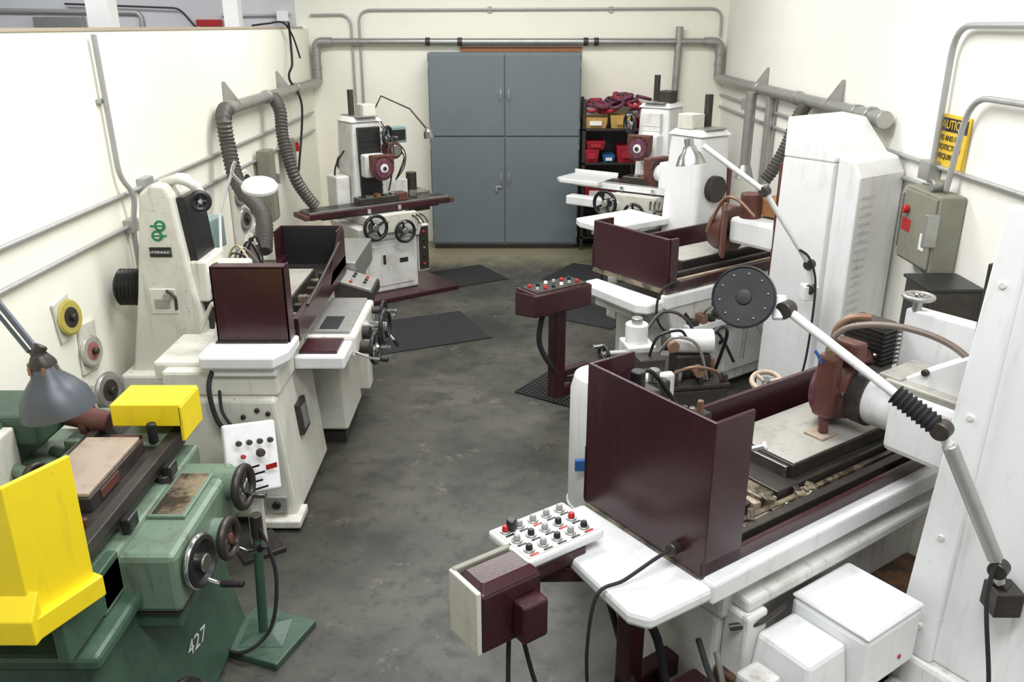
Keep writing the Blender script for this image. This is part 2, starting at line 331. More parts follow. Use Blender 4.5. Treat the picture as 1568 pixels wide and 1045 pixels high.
# ------------------------------------------------------------ storage cabinet
K=O('storage_cabinet',(-.09,10.85,0))
w=.94
K.box('carcass',-w,w,.02,.43,.06,2.44,CAB,.004); K.box('plinth',-w+.03,w-.03,.04,.4,0,.07,IRN)
for z0,z1,t in ((.09,1.435,'lower'),(1.455,2.42,'upper')):
    for sx in (-1,1):
        x0,x1=(-w+.015,-.008) if sx<0 else (.008,w-.015)
        K.box(t+'_door',x0,x1,-.005,.02,z0,z1,CAB,.004)
        zc={'upper':1.96,'lower':.93}[t]
        K.box('handle_plate',sx*.05-.012,sx*.05+.012,-.012,-.004,zc-.05,zc+.05,GLV,.003)
        K.cyl('handle_stem',(sx*.05,-.01,zc),(sx*.05,-.05,zc),.01,GLV); K.box('handle_grip',sx*.05-.008,sx*.05+.008,-.06,-.045,zc-.06,zc+.02,GLV,.004)
        for hz in (z0+.12,z1-.12): K.cyl('hinge',(sx*(w-.01),-.008,hz-.04),(sx*(w-.01),-.008,hz+.04),.008,GLV)
K.box('hasp',-.12,-.04,-.02,-.005,.8,.83,GLV); K.box('padlock',-.12,-.095,-.03,-.01,.75,.8,GLV)
wd=O('wood_batten',(.1,BY-.02,2.47)); wd.box('plank',-.75,.78,-.012,.018,-.03,.03,WOOD,.003)

H=O('shelving_unit',(1.4,10.95,0))
for x in (-.5,.5):
    for y in (-.12,.28): H.box('upright',x-.02,x+.02,y-.02,y+.02,0,1.9,IRN,.002)
for z in (.15,.62,1.1,1.52): H.box('shelf',-.52,.52,-.14,.3,z,z+.025,IRN,.002)
H.box('back_panel',-.52,.52,.28,.3,0,1.55,BLK,.002)
Bn=O('parts_bins',(1.4,10.95,0))
for i,(x,z,m,wd_,h) in enumerate(((-.36,1.545,ORG,.3,.13),(-.02,1.545,ORG,.32,.16),(.32,1.545,REDT,.3,.12),(-.4,1.125,REDT,.2,.16),(-.18,1.125,BLU,.16,.09),(.05,1.125,REDT,.26,.2),(.33,1.125,REDT,.26,.17),(-.35,1.285,REDT,.24,.1),(-.35,.645,REDT,.26,.18),(0,.645,REDT,.3,.14),(.34,.645,PUR,.26,.2),(-.3,.175,IRN,.3,.2),(.1,.175,REDT,.3,.25))):
    Bn.fr('bin_%d'%i,(x-wd_/2+.02,x+wd_/2-.02,-.1,.22,z),(x-wd_/2,x+wd_/2,-.13,.24,z+h),m,.006)
    Bn.box('bin_front',x-wd_/4,x+wd_/4,-.14,-.12,z+h*.3,z+h*.7,PAP if i%4==0 else m,.002)
Sc=O('grinding_wheel_pile',(1.4,10.95,1.7))
for i in range(34):
    x=random.uniform(-.42,.42); z=random.uniform(-.01,.2)*(1-abs(x)*.8); y=random.uniform(-.1,.2)
    Sc.tor('wheel_%d'%i,(x,y,z+.04),(random.uniform(-.4,.4),random.uniform(-.5,.2),1),random.uniform(.06,.1),random.uniform(.016,.03),random.choice([PUR,REDT,PUR,IRN,PUR]),24)

# ------------------------------------------------------------ floor mats
def mat_(name,x,y,wx,wy,rot,holes=False):
    o=O(name,(x,y,0),rot)
    if not holes:
        o.box('pad',-wx/2,wx/2,-wy/2,wy/2,0,.012,RUB,.004)
        for i in range(int(wy/.05)): 
            yy=-wy/2+.03+i*.05; o.box('rib',-wx/2+.02,wx/2-.02,yy,yy+.015,.012,.015,RUB,.001)
    else:
        n=int(wx/.035); m=int(wy/.035)
        bm=bmesh.new()
        for i in range(n+1):
            x0=-wx/2+i*wx/n; bm_hexa(bm,[(x0-.008,-wy/2,0),(x0+.008,-wy/2,0),(x0+.008,wy/2,0),(x0-.008,wy/2,0),(x0-.008,-wy/2,.012),(x0+.008,-wy/2,.012),(x0+.008,wy/2,.012),(x0-.008,wy/2,.012)])
        for j in range(m+1):
            y0=-wy/2+j*wy/m; bm_hexa(bm,[(-wx/2,y0-.008,0),(wx/2,y0-.008,0),(wx/2,y0+.008,0),(-wx/2,y0+.008,0),(-wx/2,y0-.008,.0125),(wx/2,y0-.008,.0125),(wx/2,y0+.008,.0125),(-wx/2,y0+.008,.0125)])
        o.fin(bm,'lattice',RUB)
mat_('rubber_floor_mat',-.95,7.6,1.3,.85,24)
mat_('rubber_floor_mat',-.65,9.5,1.0,.7,30)
mat_('rubber_floor_mat',.85,9.6,.7,.8,-30)
mat_('perforated_floor_mat',.5,6.2,.8,.5,-34,True)
mat_('rubber_floor_mat',.75,8.2,.9,.6,-34)

# ------------------------------------------------------------ generic toolroom surface grinder
def toolroom(loc,rot,colh=1.8,tl=1.35,white=WHT,rod=True,ctrl=True,base=.34,dro=False,tx=0,wing=0,way=BLK,sc=1,ww=.1):
    g=O('surface_grinder',(loc[0],loc[1],0),rot); g.r.scale=(sc,sc,sc)
    b=base; back=(rot>90)
    g.fr('base_cabinet',(-b,b,-.26,.36,.05),(-b,b,-.26,.36,.62),white,.02)
    g.box('toe_kick',-b+.03,b-.03,-.22,.33,0,.06,IRN)
    g.fr('base_neck',(-b-.02,b+.02,-.28,.38,.62),(-b-.06,b+.06,-.3,.4,.78),white,.015)
    g.box('base_door',-b+.06,b-.06,-.272,-.26,.12,.56,white,.006); g.box('door_handle',-.1,-.07,-.285,-.27,.36,.46,IRN)
    g.box('name_plate',.1,.2,-.276,-.271,.35,.4,IRN,.001)
    g.box('base_side_panel',b,b+.012,-.15,.25,.15,.55,white,.005)
    g.box('saddle',-.26,.26,-.3,.3,.78,.88,white,.012)
    g.box('saddle_apron',-.3,.3,-.33,-.27,.7,.9,CRM,.012)
    g.box('table_slide',tx-tl*.42,tx+tl*.42,-.13,.13,.88,.93,IRN,.006)
    g.box('table',tx-tl/2,tx+tl/2,-.13,.13,.93,.975,STL,.006)
    for y in (-.06,.0,.06): g.box('t_slot',tx-tl/2+.02,tx+tl/2-.02,y-.007,y+.007,.973,.978,BLK,.001)
    mr=(rot>0 and rot<90)
    g.box('table_front_rail',tx-tl/2,tx+tl/2,-.16,-.13,.9,.96,MAR if mr else white,.005)
    for sx in (-1,1):
        g.box('table_end_pan',tx+sx*tl/2-.06,tx+sx*tl/2+.06,-.15,.15,.9,.95,MAR2 if mr else white,.008)
        g.box('table_dog',sx*.18-.02,sx*.18+.02,-.18,-.16,.9,.95,CHR)
    if wing:
        g.prism('splash_pan',[(tx-tl/2-.25,-.2),(tx-tl/2-.18,-.26),(tx-tl/2+.3,-.26),(tx-tl/2+.3,.2),(tx-tl/2-.25,.2)],'z',.93,.98,WHT2,.012)
        g.box('splash_pan_rim',tx-tl/2-.25,tx-tl/2+.3,.18,.2,.98,1.02,WHT2,.004); g.box('splash_pan_lower',tx-tl/2-.05,tx,-.34,-.2,.72,.82,WHT2,.015)
    g.box('magnetic_chuck',-.23,.23,-.085,.085,.975,1.035,IRN,.004); g.box('chuck_top',-.22,.22,-.08,.08,1.035,1.042,STL,.002)
    for i in range(5): g.box('workpiece_%d'%i,-.2+.09*i,-.15+.09*i,-.05,.03,1.042,1.05+.01*(i%3),(IRN,STL,WOOD)[i%3],.002)
    g.fr('column',(-.2,.2,.1,.52,.78),(-.17,.17,.14,.5,colh),white,.03)
    g.box('column_way_cover',-ww,ww,.08,.16,.98,colh-.05,way,.006)
    for i in range(12):
        z=1.02+i*(colh-1.15)/12; g.box('bellows_fold',-ww-.005,ww+.005,.074,.09,z,z+.008,way,.003)
    g.fr('column_cap',(-.19,.19,.12,.52,colh),(-.14,.14,.17,.47,colh+.05),white,.012)
    g.box('column_bolt_plate',-.12,.12,.1,.5,colh+.05,colh+.06,GLV,.002)
    hz=1.36
    g.box('wheel_head',-.12,.12,-.02,.2,hz-.12,hz+.12,white,.02)
    g.cyl('spindle_housing',(0,-.14,hz),(0,.0,hz),.075,white)
    g.lathe('wheel_guard',[(0,0),(.12,0),(.13,.01),(.13,.07),(.12,.08),(.05,.08)],(0,-.12,hz),(0,-1,0),MAR2)
    g.box('wheel_guard_shoe',-.13,.13,-.2,-.12,hz+.02,hz+.135,MAR2,.01)
    g.cyl('grinding_wheel',(0,-.195,hz),(0,-.215,hz),.1,PUR); g.cyl('wheel_flange',(0,-.215,hz),(0,-.222,hz),.045,PAP); g.cyl('wheel_nut',(0,-.222,hz),(0,-.24,hz),.02,IRN)
    g.cyl('spindle_motor',(0,.5,hz-.05),(0,.72 if not back else .56,hz-.05),.11,IRN)
    g.hw('cross_feed_wheel',(-.24,-.42,.8),(0,-1,0),.125,BLK,rim=.018,spokes=4); g.hw('table_feed_wheel',(.1,-.42,.72),(0,-1,0),.11,BLK,a0=1.8,rim=.016)
    g.cyl('feed_shaft',(-.24,-.3,.8),(-.24,-.42,.8),.045,IRN); g.cyl('feed_shaft_b',(.1,-.3,.72),(.1,-.42,.72),.04,IRN)
    for i in range(3): g.tube('feed_lever_%d'%i,[(.24+.05*i,-.32,.86),(.26+.05*i,-.38,.84),(.28+.05*i,-.42,.78)],.009,IRN)
    if not back: g.hw('elevating_wheel',(-.24 if rot<0 else .2,.06,colh-.16),(-.5 if rot<0 else .6,-.8,0),.1,BLK,rim=.02)
    if rod:
        g.box('scale_column',-.1,-.05,.3,.35,colh,colh+.32,IRN,.003)
        g.box('coolant_box',.0,.15,.2,.36,colh+.05,colh+.17,CRM if rot>0 else IRN,.006)
    if ctrl:
        g.box('control_box',b+.02,b+.16,-.24,-.02,.2,.72,white,.012)
        for i,c in enumerate((RED,BLK,STL,BLK,RED)): g.knob('button_%d'%i,(b+.09,-.24,.28+.09*i),(0,-1,0),.017,.02,c)
        g.box('control_face',b+.03,b+.15,-.246,-.238,.22,.7,IRN,.003)
    if dro:
        g.tube('lamp_arm',[(.12,.3,colh),(.22,.2,colh+.25),(.45,.0,colh+.12),(.6,-.1,colh-.1)],.009,IRN,False)
        g.box('readout_display',.28,.5,.18,.28,colh-.25,colh-.08,TEA,.01); g.box('readout_screen',.3,.48,.17,.182,colh-.22,colh-.11,BLK,.002)
        g.box('readout_arm',.1,.36,.22,.25,colh-.3,colh-.27,IRN)
        g.lathe('lamp_shade',[(.012,0),(.05,.03),(.06,.1),(.055,.1),(.045,.035),(.01,.01)],(.6,-.1,colh-.08),(.2,0,-1),STL)
        g.box('electrical_enclosure',.15,.5,.2,.5,.78,1.15,white,.012)
        g.tube('coolant_hose',[(.1,.1,colh-.1),(.2,-.05,1.6),(.12,-.15,1.3),(.1,-.1,1.1)],.008,BLK)
        g.cyl('head_motor',(.25,.15,1.5),(.25,.0,1.5),.09,MAR2); g.cyl('head_motor_cap',(.25,.0,1.5),(.25,-.03,1.5),.06,STL)
        for i in range(3): g.tube('signal_cable_%d'%i,[(.15,.1,colh-.05*i),(.3+.04*i,.05,colh-.3),(.42,.12,1.4-.05*i),(.35,.2,1.15)],.006,BLK)
        g.box('dresser_block',.2,.34,-.08,.06,.975,1.06,MAR2,.01); g.box('vise_block',.45,.6,-.08,.08,.975,1.05,STL,.008)
        g.box('rear_tank',.5,.75,.15,.5,.78,1.0,MAR2,.01); g.box('side_motor_plate',-.36,-.2,.2,.45,.9,1.25,white,.02); g.cyl('pump',(.6,.3,1.0),(.6,.3,1.2),.06,IRN)
    g.tube('power_cable',[(-.2,.3,colh-.3),(-.32,.3,colh-.5),(-.3,.3,.9),(-b-.02,.3,.5)],.01,RUB)
    return g
g=toolroom((-1.45,9.05),36,1.8,1.65,WHT,True,True,.33,True,ww=.125)
g.box('plinth_tray',-.4,.7,-.5,.4,.0,.05,MAR,.01)
g=toolroom((1.52,9.75),-35,1.74,1.2,WHT2,True,False,tx=-.12,wing=1,way=WHT,sc=1.08)
g=toolroom((1.47,7.98),216,1.74,1.0,WHT2,True,False,.26,tx=.2,sc=1.06)
g.prism('splash_pan',[(.2,-.25),(.85,-.25),(.9,-.15),(.9,.22),(.2,.22)],'z',.98,1.04,WHT2,.012); g.box('cable_duct',-.24,-.19,.3,.5,.9,1.5,MAR2,.01)

# ------------------------------------------------------------ left hydraulic grinder
A=O('hydraulic_surface_grinder',(-1.7,5.0,0),world=True)
A.prism('column',[(-2.46,0),(-1.93,0),(-1.91,1.0),(-1.95,1.25),(-2.01,1.8),(-2.04,1.87),(-2.12,1.88),(-2.2,1.82),(-2.3,1.2),(-2.4,.7)],'y',4.98,5.42,CRM,.02)
A.box('column_way',-1.98,-1.93,5.04,5.36,1.2,1.79,BLK,.004,rot=(0,-5,0))
A.box('column_way_lower',-1.93,-1.88,5.06,5.34,.72,1.2,IRN,.004)
A.box('column_plate',-2.22,-2.06,4.968,4.982,1.08,1.24,CRM,.006); A.cyl('column_plate_knob',(-2.1,4.965,1.2),(-2.1,4.93,1.2),.025,GLV); A.box('column_latch',-2.19,-2.1,4.955,4.97,1.12,1.18,GLV); A.tube('latch_lever',[(-2.1,4.94,1.24),(-2.05,4.93,1.2),(-2.05,4.93,1.12)],.01,IRN)
for i,z in enumerate((1.63,1.57)):
    A.lathe('badge',[(0,0),(.034,0),(.034,.003),(0,.003)],(-2.11+(-.012 if i else .012),4.979,z),(0,-1,0),BG); A.lathe('badge_centre',[(0,0),(.018,0),(.018,.002),(0,.002)],(-2.11+(-.012 if i else .012),4.975,z),(0,-1,0),CRM); A.box('badge_bar',-2.155,-2.065,4.972,4.978,z-.006,z+.006,BG,.001)
A.box('brand_plate',-2.18,-2.05,4.972,4.98,1.44,1.5,BLK,.001); A.txt('brand_text','HYDRAULIC',(-2.115,4.97,1.47),(90,0,0),.022,PAP)
A.lathe('spindle_motor',[(0,0),(.1,0),(.105,.01)]+[(.105+(.012 if i%2 else 0),.02+i*.012) for i in range(14)]+[(.08,.2),(0,.2)],(-2.29,5.15,1.2),(-1,0,0),BLK)
A.tube('elevating_guard',[(-2.1,5.1,1.86),(-1.99,5.08,1.89),(-1.91,5.1,1.85),(-1.88,5.12,1.79)],.03,CRM)
A.hw('elevating_wheel',(-1.87,5.06,1.76),(.5,-.85,0),.05,BLK,rim=.02,handle=False)
A.box('wheel_head',-1.97,-1.68,5.05,5.35,1.2,1.34,CRM,.02); A.box('wheel_head_boss',-1.97,-1.87,5.02,5.38,1.14,1.4,CRM,.015)
A.cyl('spindle',(-1.7,5.2,1.27),(-1.5,5.2,1.27),.06,STL); A.cyl('grinding_wheel',(-1.53,5.2,1.22),(-1.49,5.2,1.22),.11,PUR)
A.box('column_base',-2.45,-1.92,4.9,5.5,0,.7,CRM,.02)
A.box('side_cover',-2.02,-1.7,4.42,4.9,.86,.98,CRM,.02); A.box('side_body',-1.98,-1.68,4.5,5.4,.2,.87,CRM,.015)
A.prism('end_pan',[(-1.7,4.28),(-1.3,4.28),(-1.24,4.4),(-1.24,4.65),(-1.72,4.65),(-1.72,4.34)],'z',.99,1.06,WHT2,.012)
A.box('end_pan_skirt',-1.66,-1.3,4.32,4.6,.93,1.0,WHT2,.01)
A.box('table',-1.68,-1.27,4.5,6.2,1.0,1.07,IRN,.006); A.box('tray_rail_front',-1.29,-1.25,4.7,6.2,1.0,1.14,MAR,.004); A.box('tray_rail_back',-1.71,-1.68,4.7,6.2,1.0,1.14,MAR,.004)
A.box('magnetic_chuck',-1.6,-1.38,4.9,5.75,1.07,1.15,IRN,.004); A.box('chuck_face',-1.59,-1.39,4.91,5.74,1.15,1.155,CHK,.001)
A.box('chuck_end',-1.45,-1.4,4.85,4.95,1.07,1.2,CHR)
def guard(o,x0,x1,y0,y1,z0,z1,mat,t=.012,close='near'):
    if close=='near': o.box('guard_end_plate',x0,x1,y0,y0+t,z0,z1,mat,.003)
    else: o.box('guard_end_plate',x0,x1,y1-t,y1,z0,z1,mat,.003)
    o.box('guard_side_a',x0,x0+t,y0,y1,z0,z1,mat,.003); o.box('guard_side_b',x1-t,x1,y0,y1,z0,z1,mat,.003)
guard(A,-1.67,-1.26,4.52,4.64,1.06,1.5,MAR); A.box('guard_top_lip',-1.67,-1.26,4.52,4.6,1.49,1.505,MAR,.003)
guard(A,-1.72,-1.26,6.0,6.2,1.06,1.36,MAR,close='far'); A.box('far_guard_black_sheet',-1.7,-1.28,6.18,6.186,1.07,1.35,BLK,.001)  # thin black sheet makes the inner face of the far end plate dark
A.prism('guard_front_slope',[(5.6,1.06),(6.0,1.06),(6.2,1.06),(6.2,1.34),(6.0,1.34)],'x',-1.262,-1.25,MAR,.002)
A.tube('latch_rod',[(-1.24,4.9,1.16),(-1.23,5.3,1.22),(-1.23,5.9,1.3)],.01,IRN)
for i in range(8): A.box('table_fitting_%d'%i,-1.36,-1.31,4.9+.12*i,4.95+.12*i,1.07,1.1+.02*(i%3),(STL,IRN,DRT)[i%3],.004)
A.box('bed',-1.95,-1.3,4.35,6.1,.8,.95,CRM,.02)
A.prism('front_pedestal',[(-1.25,.04),(-1.32,.8),(-1.95,.8),(-1.95,.04)],'y',4.3,5.15,CRM,.02)
A.box('pedestal_foot',-1.93,-1.28,4.32,5.1,0,.05,IRN)
A.box('pedestal_foot_pad',-1.45,-1.22,4.22,4.42,.02,.07,CRM,.01)
A.prism('far_pedestal',[(-1.13,.12),(-1.16,.78),(-1.7,.78),(-1.7,.12)],'y',5.3,5.85,CRM,.02); A.box('far_pedestal_foot',-1.65,-1.16,5.35,5.8,0,.13,IRN)
A.box('cover_plate',-1.295,-1.265,4.62,4.78,.42,.62,IRN,.004,rot=(0,-6,0)); A.box('name_label',-1.29,-1.258,4.65,4.75,.45,.59,GLV,.003,rot=(0,-6,0))
A.box('outlet_box',-1.42,-1.3,4.27,4.3,.1,.2,CON,.004); A.cyl('outlet',(-1.36,4.27,.15),(-1.36,4.255,.15),.025,BLK)
for x,z in ((-1.5,.7),(-1.36,.72),(-1.42,.74)): A.cyl('cap_bolt',(x,4.3,z),(x,4.285,z),.014,IRN)
A.tube('pedestal_cable',[(-1.66,4.45,.9),(-1.6,4.26,.75),(-1.5,4.24,.62),(-1.45,4.26,.66),(-1.5,4.25,.4)],.009,RUB)
A.tube('pedestal_hose',[(-1.64,4.4,1.0),(-1.66,4.27,.9),(-1.63,4.25,.7),(-1.55,4.24,.6)],.014,RUB)
A.box('saddle_block',-1.3,-.98,4.98,5.75,.78,.93,CRM,.02); A.box('saddle_top_plate',-1.27,-1.02,5.02,5.72,.93,.95,GLV,.005)
A.box('saddle_slot',-1.22,-1.1,5.06,5.3,.949,.954,BLK,.001); A.prism('saddle_slide',[(-1.28,.7),(-1.05,.78),(-1.28,.78)],'y',5.0,5.7,CRM,.005)
A.box('apron',-1.3,-1.0,4.7,5.05,.82,.9,WHT2,.012); A.box('apron_dark',-1.28,-1.05,4.75,4.98,.9,.92,MAR,.004)
A.hw('table_wheel',(-.88,5.12,.8),(1,-.15,0),.1,BLK,a0=1.1,rim=.014); A.cyl('table_wheel_shaft',(-1.02,5.14,.8),(-.9,5.12,.8),.04,IRN)
A.hw('cross_wheel',(-.86,5.42,.84),(1,-.15,0),.11,BLK,a0=2.4,rim=.014); A.cyl('cross_wheel_shaft',(-1.02,5.44,.84),(-.88,5.42,.84),.035,CHR)
A.hw('fine_wheel',(-.9,5.65,.88),(1,-.15,0),.06,BLK); A.cyl('fine_shaft',(-1.02,5.65,.88),(-.9,5.65,.88),.025,IRN)
A.tube('lever',[(-1.0,5.0,.82),(-.9,4.95,.8),(-.8,4.92,.8)],.009,CHR); A.cyl('lever_knob',(-.82,4.92,.8),(-.77,4.91,.8),.016,BLK)
A.tube('lever_b',[(-1.0,5.6,.8),(-.9,5.62,.75),(-.82,5.6,.66)],.009,CHR); A.cyl('lever_b_knob',(-.83,5.6,.68),(-.8,5.6,.63),.016,BLK); A.cyl('stop_dial',(-1.0,5.25,.86),(-.93,5.24,.86),.045,IRN)
A.prism('pendant_body',[(-1.34,.84),(-1.02,.84),(-1.02,.92),(-1.34,1.02)],'y',5.95,6.3,IRN,.01)
A.box('pendant_face',-1.33,-1.03,5.97,6.28,.965,.975,GLV,.003,rot=(0,17,0))
for i in range(3):
    for j in range(4): A.knob('pendant_knob',(-1.28+.09*i,6.01+.07*j,1.0-.028*i),(.3,0,1),.014,.02,(BLK,RED,KGR,BLK)[(i+j)%4])
A.box('pendant_stalk',-1.25,-1.1,6.05,6.2,.1,.86,CRM,.01)
A.box('far_counter',-1.72,-1.2,6.3,7.1,.85,1.05,GLV,.01); A.box('far_counter_body',-1.68,-1.25,6.35,7.05,0,.86,CRM,.015)
A.box('keypad_box',-2.3,-2.05,5.75,5.95,1.28,1.5,TEA,.012,rot=(0,0,-12)); 
for i in range(5):
    for j in range(4): A.knob('key',(-2.21+.035*j,5.725-.007*j,1.33+.035*i),(0,-1,0),.009,.014,HST)
A.box('keypad_bracket',-2.28,-2.22,5.85,6.0,.5,1.3,GLV)
A.tube('coolant_hose_straw',[(-1.95,5.6,1.1),(-1.9,5.55,1.3),(-1.82,5.5,1.38),(-1.74,5.45,1.3),(-1.65,5.4,1.2)],.007,HST)
A.cyl('coolant_filter',(-1.85,5.9,1.1),(-1.85,5.9,1.3),.05,GLV)
A.tube('chuck_cable',[(-1.9,4.9,1.0),(-1.78,4.8,1.2),(-1.72,4.7,1.15),(-1.73,4.6,.98)],.012,CRM)
A.box('rear_tray',-1.95,-1.74,5.5,6.2,1.0,1.1,DRT,.01); A.box('valve_block',-1.93,-1.8,5.6,5.75,1.1,1.18,WOOD,.01)
for i in range(4): A.tube('rear_hose_%d'%i,[(-1.95,5.55+.1*i,1.1),(-1.9+.03*i,5.6+.08*i,1.3+.02*i),(-1.78,5.7+.06*i,1.2),(-1.75,5.8,1.05)],.008,(IRN,GLV,BLK,IRN)[i])
L=O('magnifier_lamp',(-1.72,5.7,1.75),world=True)
L.lathe('lamp_head',[(.0,.02),(.078,.02),(.082,.035),(.105,.03),(.12,.01),(.118,-.01),(.105,-.02),(.075,-.02)],(-1.7,5.72,1.73),(.1,-.3,1),WHT2); L.lathe('lens',[(0,-.018),(.08,-.018),(.085,-.022),(0,-.022)],(-1.7,5.72,1.73),(.1,-.3,1),LIT)
L.lathe('lens_top',[(0,.022),(.076,.022),(.076,.026),(0,.028)],(-1.7,5.72,1.73),(.1,-.3,1),LIT)
L.tube('arm',[(-1.81,5.7,1.76),(-1.86,5.68,1.83),(-1.84,5.7,1.9)],.012,CHR); L.tube('arm_lower',[(-1.84,5.7,1.9),(-2.0,5.75,1.55),(-1.98,5.6,1.2)],.01,WHT2,False)
L.cyl('clamp',(-1.98,5.6,1.08),(-1.98,5.6,1.22),.022,IRN)

# ------------------------------------------------------------ green grinder, foreground left
Q=O('green_tool_grinder',(-1.7,2.9,0),world=True)
Q.fr('base',(-2.35,-1.3,2.2,3.45,0),(-2.25,-1.42,2.3,3.4,.74),GRN,.03); Q.box('base_top',-2.3,-1.36,2.25,3.45,.74,.8,GRN,.02)
Q.box('base_door',-1.405,-1.36,2.6,3.2,.12,.6,GRN,.01,rot=(0,-9,0))
Q.box('saddle',-2.2,-1.42,2.45,3.45,.8,.97,GRNL,.015)
Q.box('table_slide',-1.8,-1.5,2.4,3.5,.95,1.0,IRN,.006)
Q.box('table',-1.83,-1.46,2.33,3.6,1.0,1.06,IRN,.008); Q.box('table_lip_front',-1.5,-1.45,2.33,3.6,1.04,1.085,IRN,.004); Q.box('table_lip_back',-1.85,-1.81,2.33,3.6,1.04,1.085,IRN,.004)
Q.box('table_edge_green',-1.9,-1.85,2.4,3.5,.98,1.05,GRNL,.01)
Q.box('table_top_rim',-1.7,-1.5,3.24,3.6,1.06,1.075,GRNL,.004)
Q.box('chuck_body',-1.79,-1.55,2.72,3.2,1.06,1.12,IRN,.006); Q.box('chuck_plate',-1.78,-1.56,2.73,3.19,1.12,1.135,TAN,.003)
Q.box('chuck_rust_patch',-1.552,-1.545,2.8,2.95,1.07,1.11,MAR2,.002)
for y in (2.5,2.62,3.27): Q.box('table_clamp',-1.74,-1.6,y-.04,y+.04,1.06,1.09,MAR2,.008)
for i in range(16): Q.box('table_scrap_%d'%i,-1.74+.035*(i%6),-1.72+.035*(i%6)+.02,2.4+.02*i,2.42+.02*i,1.06,1.075+.008*(i%3),(STL,TAN,IRN,MAR2)[i%4],.002)
Q.cyl('stop_post',(-1.53,3.25,1.08),(-1.53,3.25,1.17),.02,BLK); Q.box('table_handle_a',-1.45,-1.41,2.7,2.78,.98,1.04,BLK,.01); Q.box('table_handle_b',-1.45,-1.41,3.1,3.18,.98,1.04,BLK,.01)
Q.prism('far_guard',[(3.3,1.13),(3.3,1.23),(3.52,1.23),(3.52,1.06),(3.5,1.06),(3.5,1.2),(3.33,1.2),(3.33,1.13)],'x',-1.72,-1.42,YEL,.004)
Q.box('far_guard_side',-1.43,-1.415,3.3,3.52,1.06,1.22,YEL,.003)
Q.prism('near_guard',[(-2.1,2.14),(-1.47,2.14),(-1.37,2.34),(-1.385,2.35),(-1.48,2.16),(-2.1,2.16)],'z',1.0,1.5,YEL,.003)
Q.prism('near_guard_foot',[(2.15,1.14),(2.09,1.07),(2.09,.985),(2.34,.985),(2.34,1.03),(2.15,1.03)],'x',-2.1,-1.44,YEL,.004)
Q.prism('near_guard_foot_side',[(-1.45,2.1),(-1.34,2.34),(-1.38,2.36),(-1.5,2.16)],'z',.985,1.06,YEL,.004)
for x in (-1.62,-1.66): Q.cyl('guard_rivet',(x,2.14,1.3),(x,2.136,1.3),.004,IRN)
Q.box('apron',-1.46,-1.22,2.6,3.32,.7,.95,GRNL,.025); Q.box('apron_shadow_gap',-1.46,-1.23,2.61,3.31,.69,.7,IRN,.001)
Q.box('apron_tray_rim',-1.42,-1.27,2.85,3.2,.95,.965,GRNL,.008); Q.box('apron_tray',-1.405,-1.285,2.865,3.185,.962,.967,DRT,.002); Q.box('apron_lower',-1.44,-1.24,2.62,3.28,.62,.69,GRN,.01)
Q.cyl('apron_boss',(-1.45,3.12,.93),(-1.45,3.12,1.0),.035,IRN)
Q.cyl('knob_housing_far',(-1.28,3.22,.9),(-1.18,3.22,.9),.07,GRNL); Q.cyl('knob_housing_mid',(-1.24,2.98,.8),(-1.18,2.98,.8),.065,GRNL); 
Q.hw('far_wheel',(-1.16,3.22,.88),(1,-.1,.05),.085,IRN,rim=.018,hub=STL); Q.hw('mid_wheel',(-1.16,2.98,.78),(1,-.1,.05),.075,IRN,rim=.018,hub=MAR2,handle=False)
Q.lathe('front_wheel',[(0,.0),(.03,0),(.035,.02),(.07,.022),(.085,.04),(.1,.035),(.1,.01),(.085,0),(.07,.01),(.035,.01),(.035,-.05),(0,-.05)],(-1.2,2.72,.85),(1,-.15,.05),BLK); Q.tor('front_wheel_rim',(-1.18,2.72,.85),(1,-.15,.05),.095,.013,CHR)
Q.cyl('front_wheel_hub',(-1.26,2.73,.85),(-1.15,2.71,.85),.035,STL); Q.tube('crank',[(-1.15,2.7,.78),(-1.1,2.69,.77),(-1.04,2.68,.78)],.009,CHR); Q.cyl('crank_grip',(-1.1,2.69,.77),(-1.01,2.675,.78),.014,BLK)
Q.tube('lever',[(-1.18,3.05,.7),(-1.1,3.03,.68),(-1.04,3.0,.72)],.008,CHR); Q.cyl('lever_ball',(-1.05,3.0,.71),(-1.02,2.99,.74),.016,BLK)
Q.txt('machine_number','427',(-1.335,2.93,.3),(90,6,82),.1,PAP)
Q.box('crossfeed_screw_cover',-1.46,-1.42,2.2,2.6,.82,.98,GRN,.005)
Q.fr('column',(-2.5,-2.1,3.05,3.5,.8),(-2.45,-2.12,3.1,3.45,1.2),GRN,.02); Q.box('column_face',-2.2,-2.08,3.04,3.2,.85,1.18,CRM,.01)
Q.box('head',-2.45,-1.98,3.2,3.5,1.08,1.22,GRN,.02)
Q.cyl('spindle',(-2.0,3.4,1.15),(-1.78,3.4,1.1),.05,MAR2); Q.cyl('spindle_wheel',(-1.9,3.42,1.1),(-1.87,3.42,1.1),.07,MAR2)
for x,y,z in ((-2.05,3.1,1.0),(-1.98,3.3,.98),(-2.0,3.55,1.02)): Q.hw('adjust_wheel',(x+.08,y,z),(1,-.5,.1),.045,IRN,rim=.016,hub=STL,handle=False); Q.cyl('adjust_shaft',(x-.05,y+.06,z),(x+.05,y,z),.03,GRNL)
Q.box('rear_plate',-1.95,-1.88,3.3,3.65,.95,1.06,GRNL,.01)
Q.box('head_base',-2.2,-1.85,3.2,3.6,.75,.98,GRNL,.02)
Q.tube('hose_low',[(-1.7,2.42,.12),(-1.4,2.5,.3),(-1.28,2.62,.36),(-1.28,2.75,.25)],.016,BLK)
Q.tube('lever_low',[(-1.9,2.25,.6),(-1.6,2.25,.5),(-1.35,2.45,.48)],.014,IRN); Q.cyl('motor_low',(-2.0,2.1,.35),(-1.7,2.1,.35),.12,IRN)
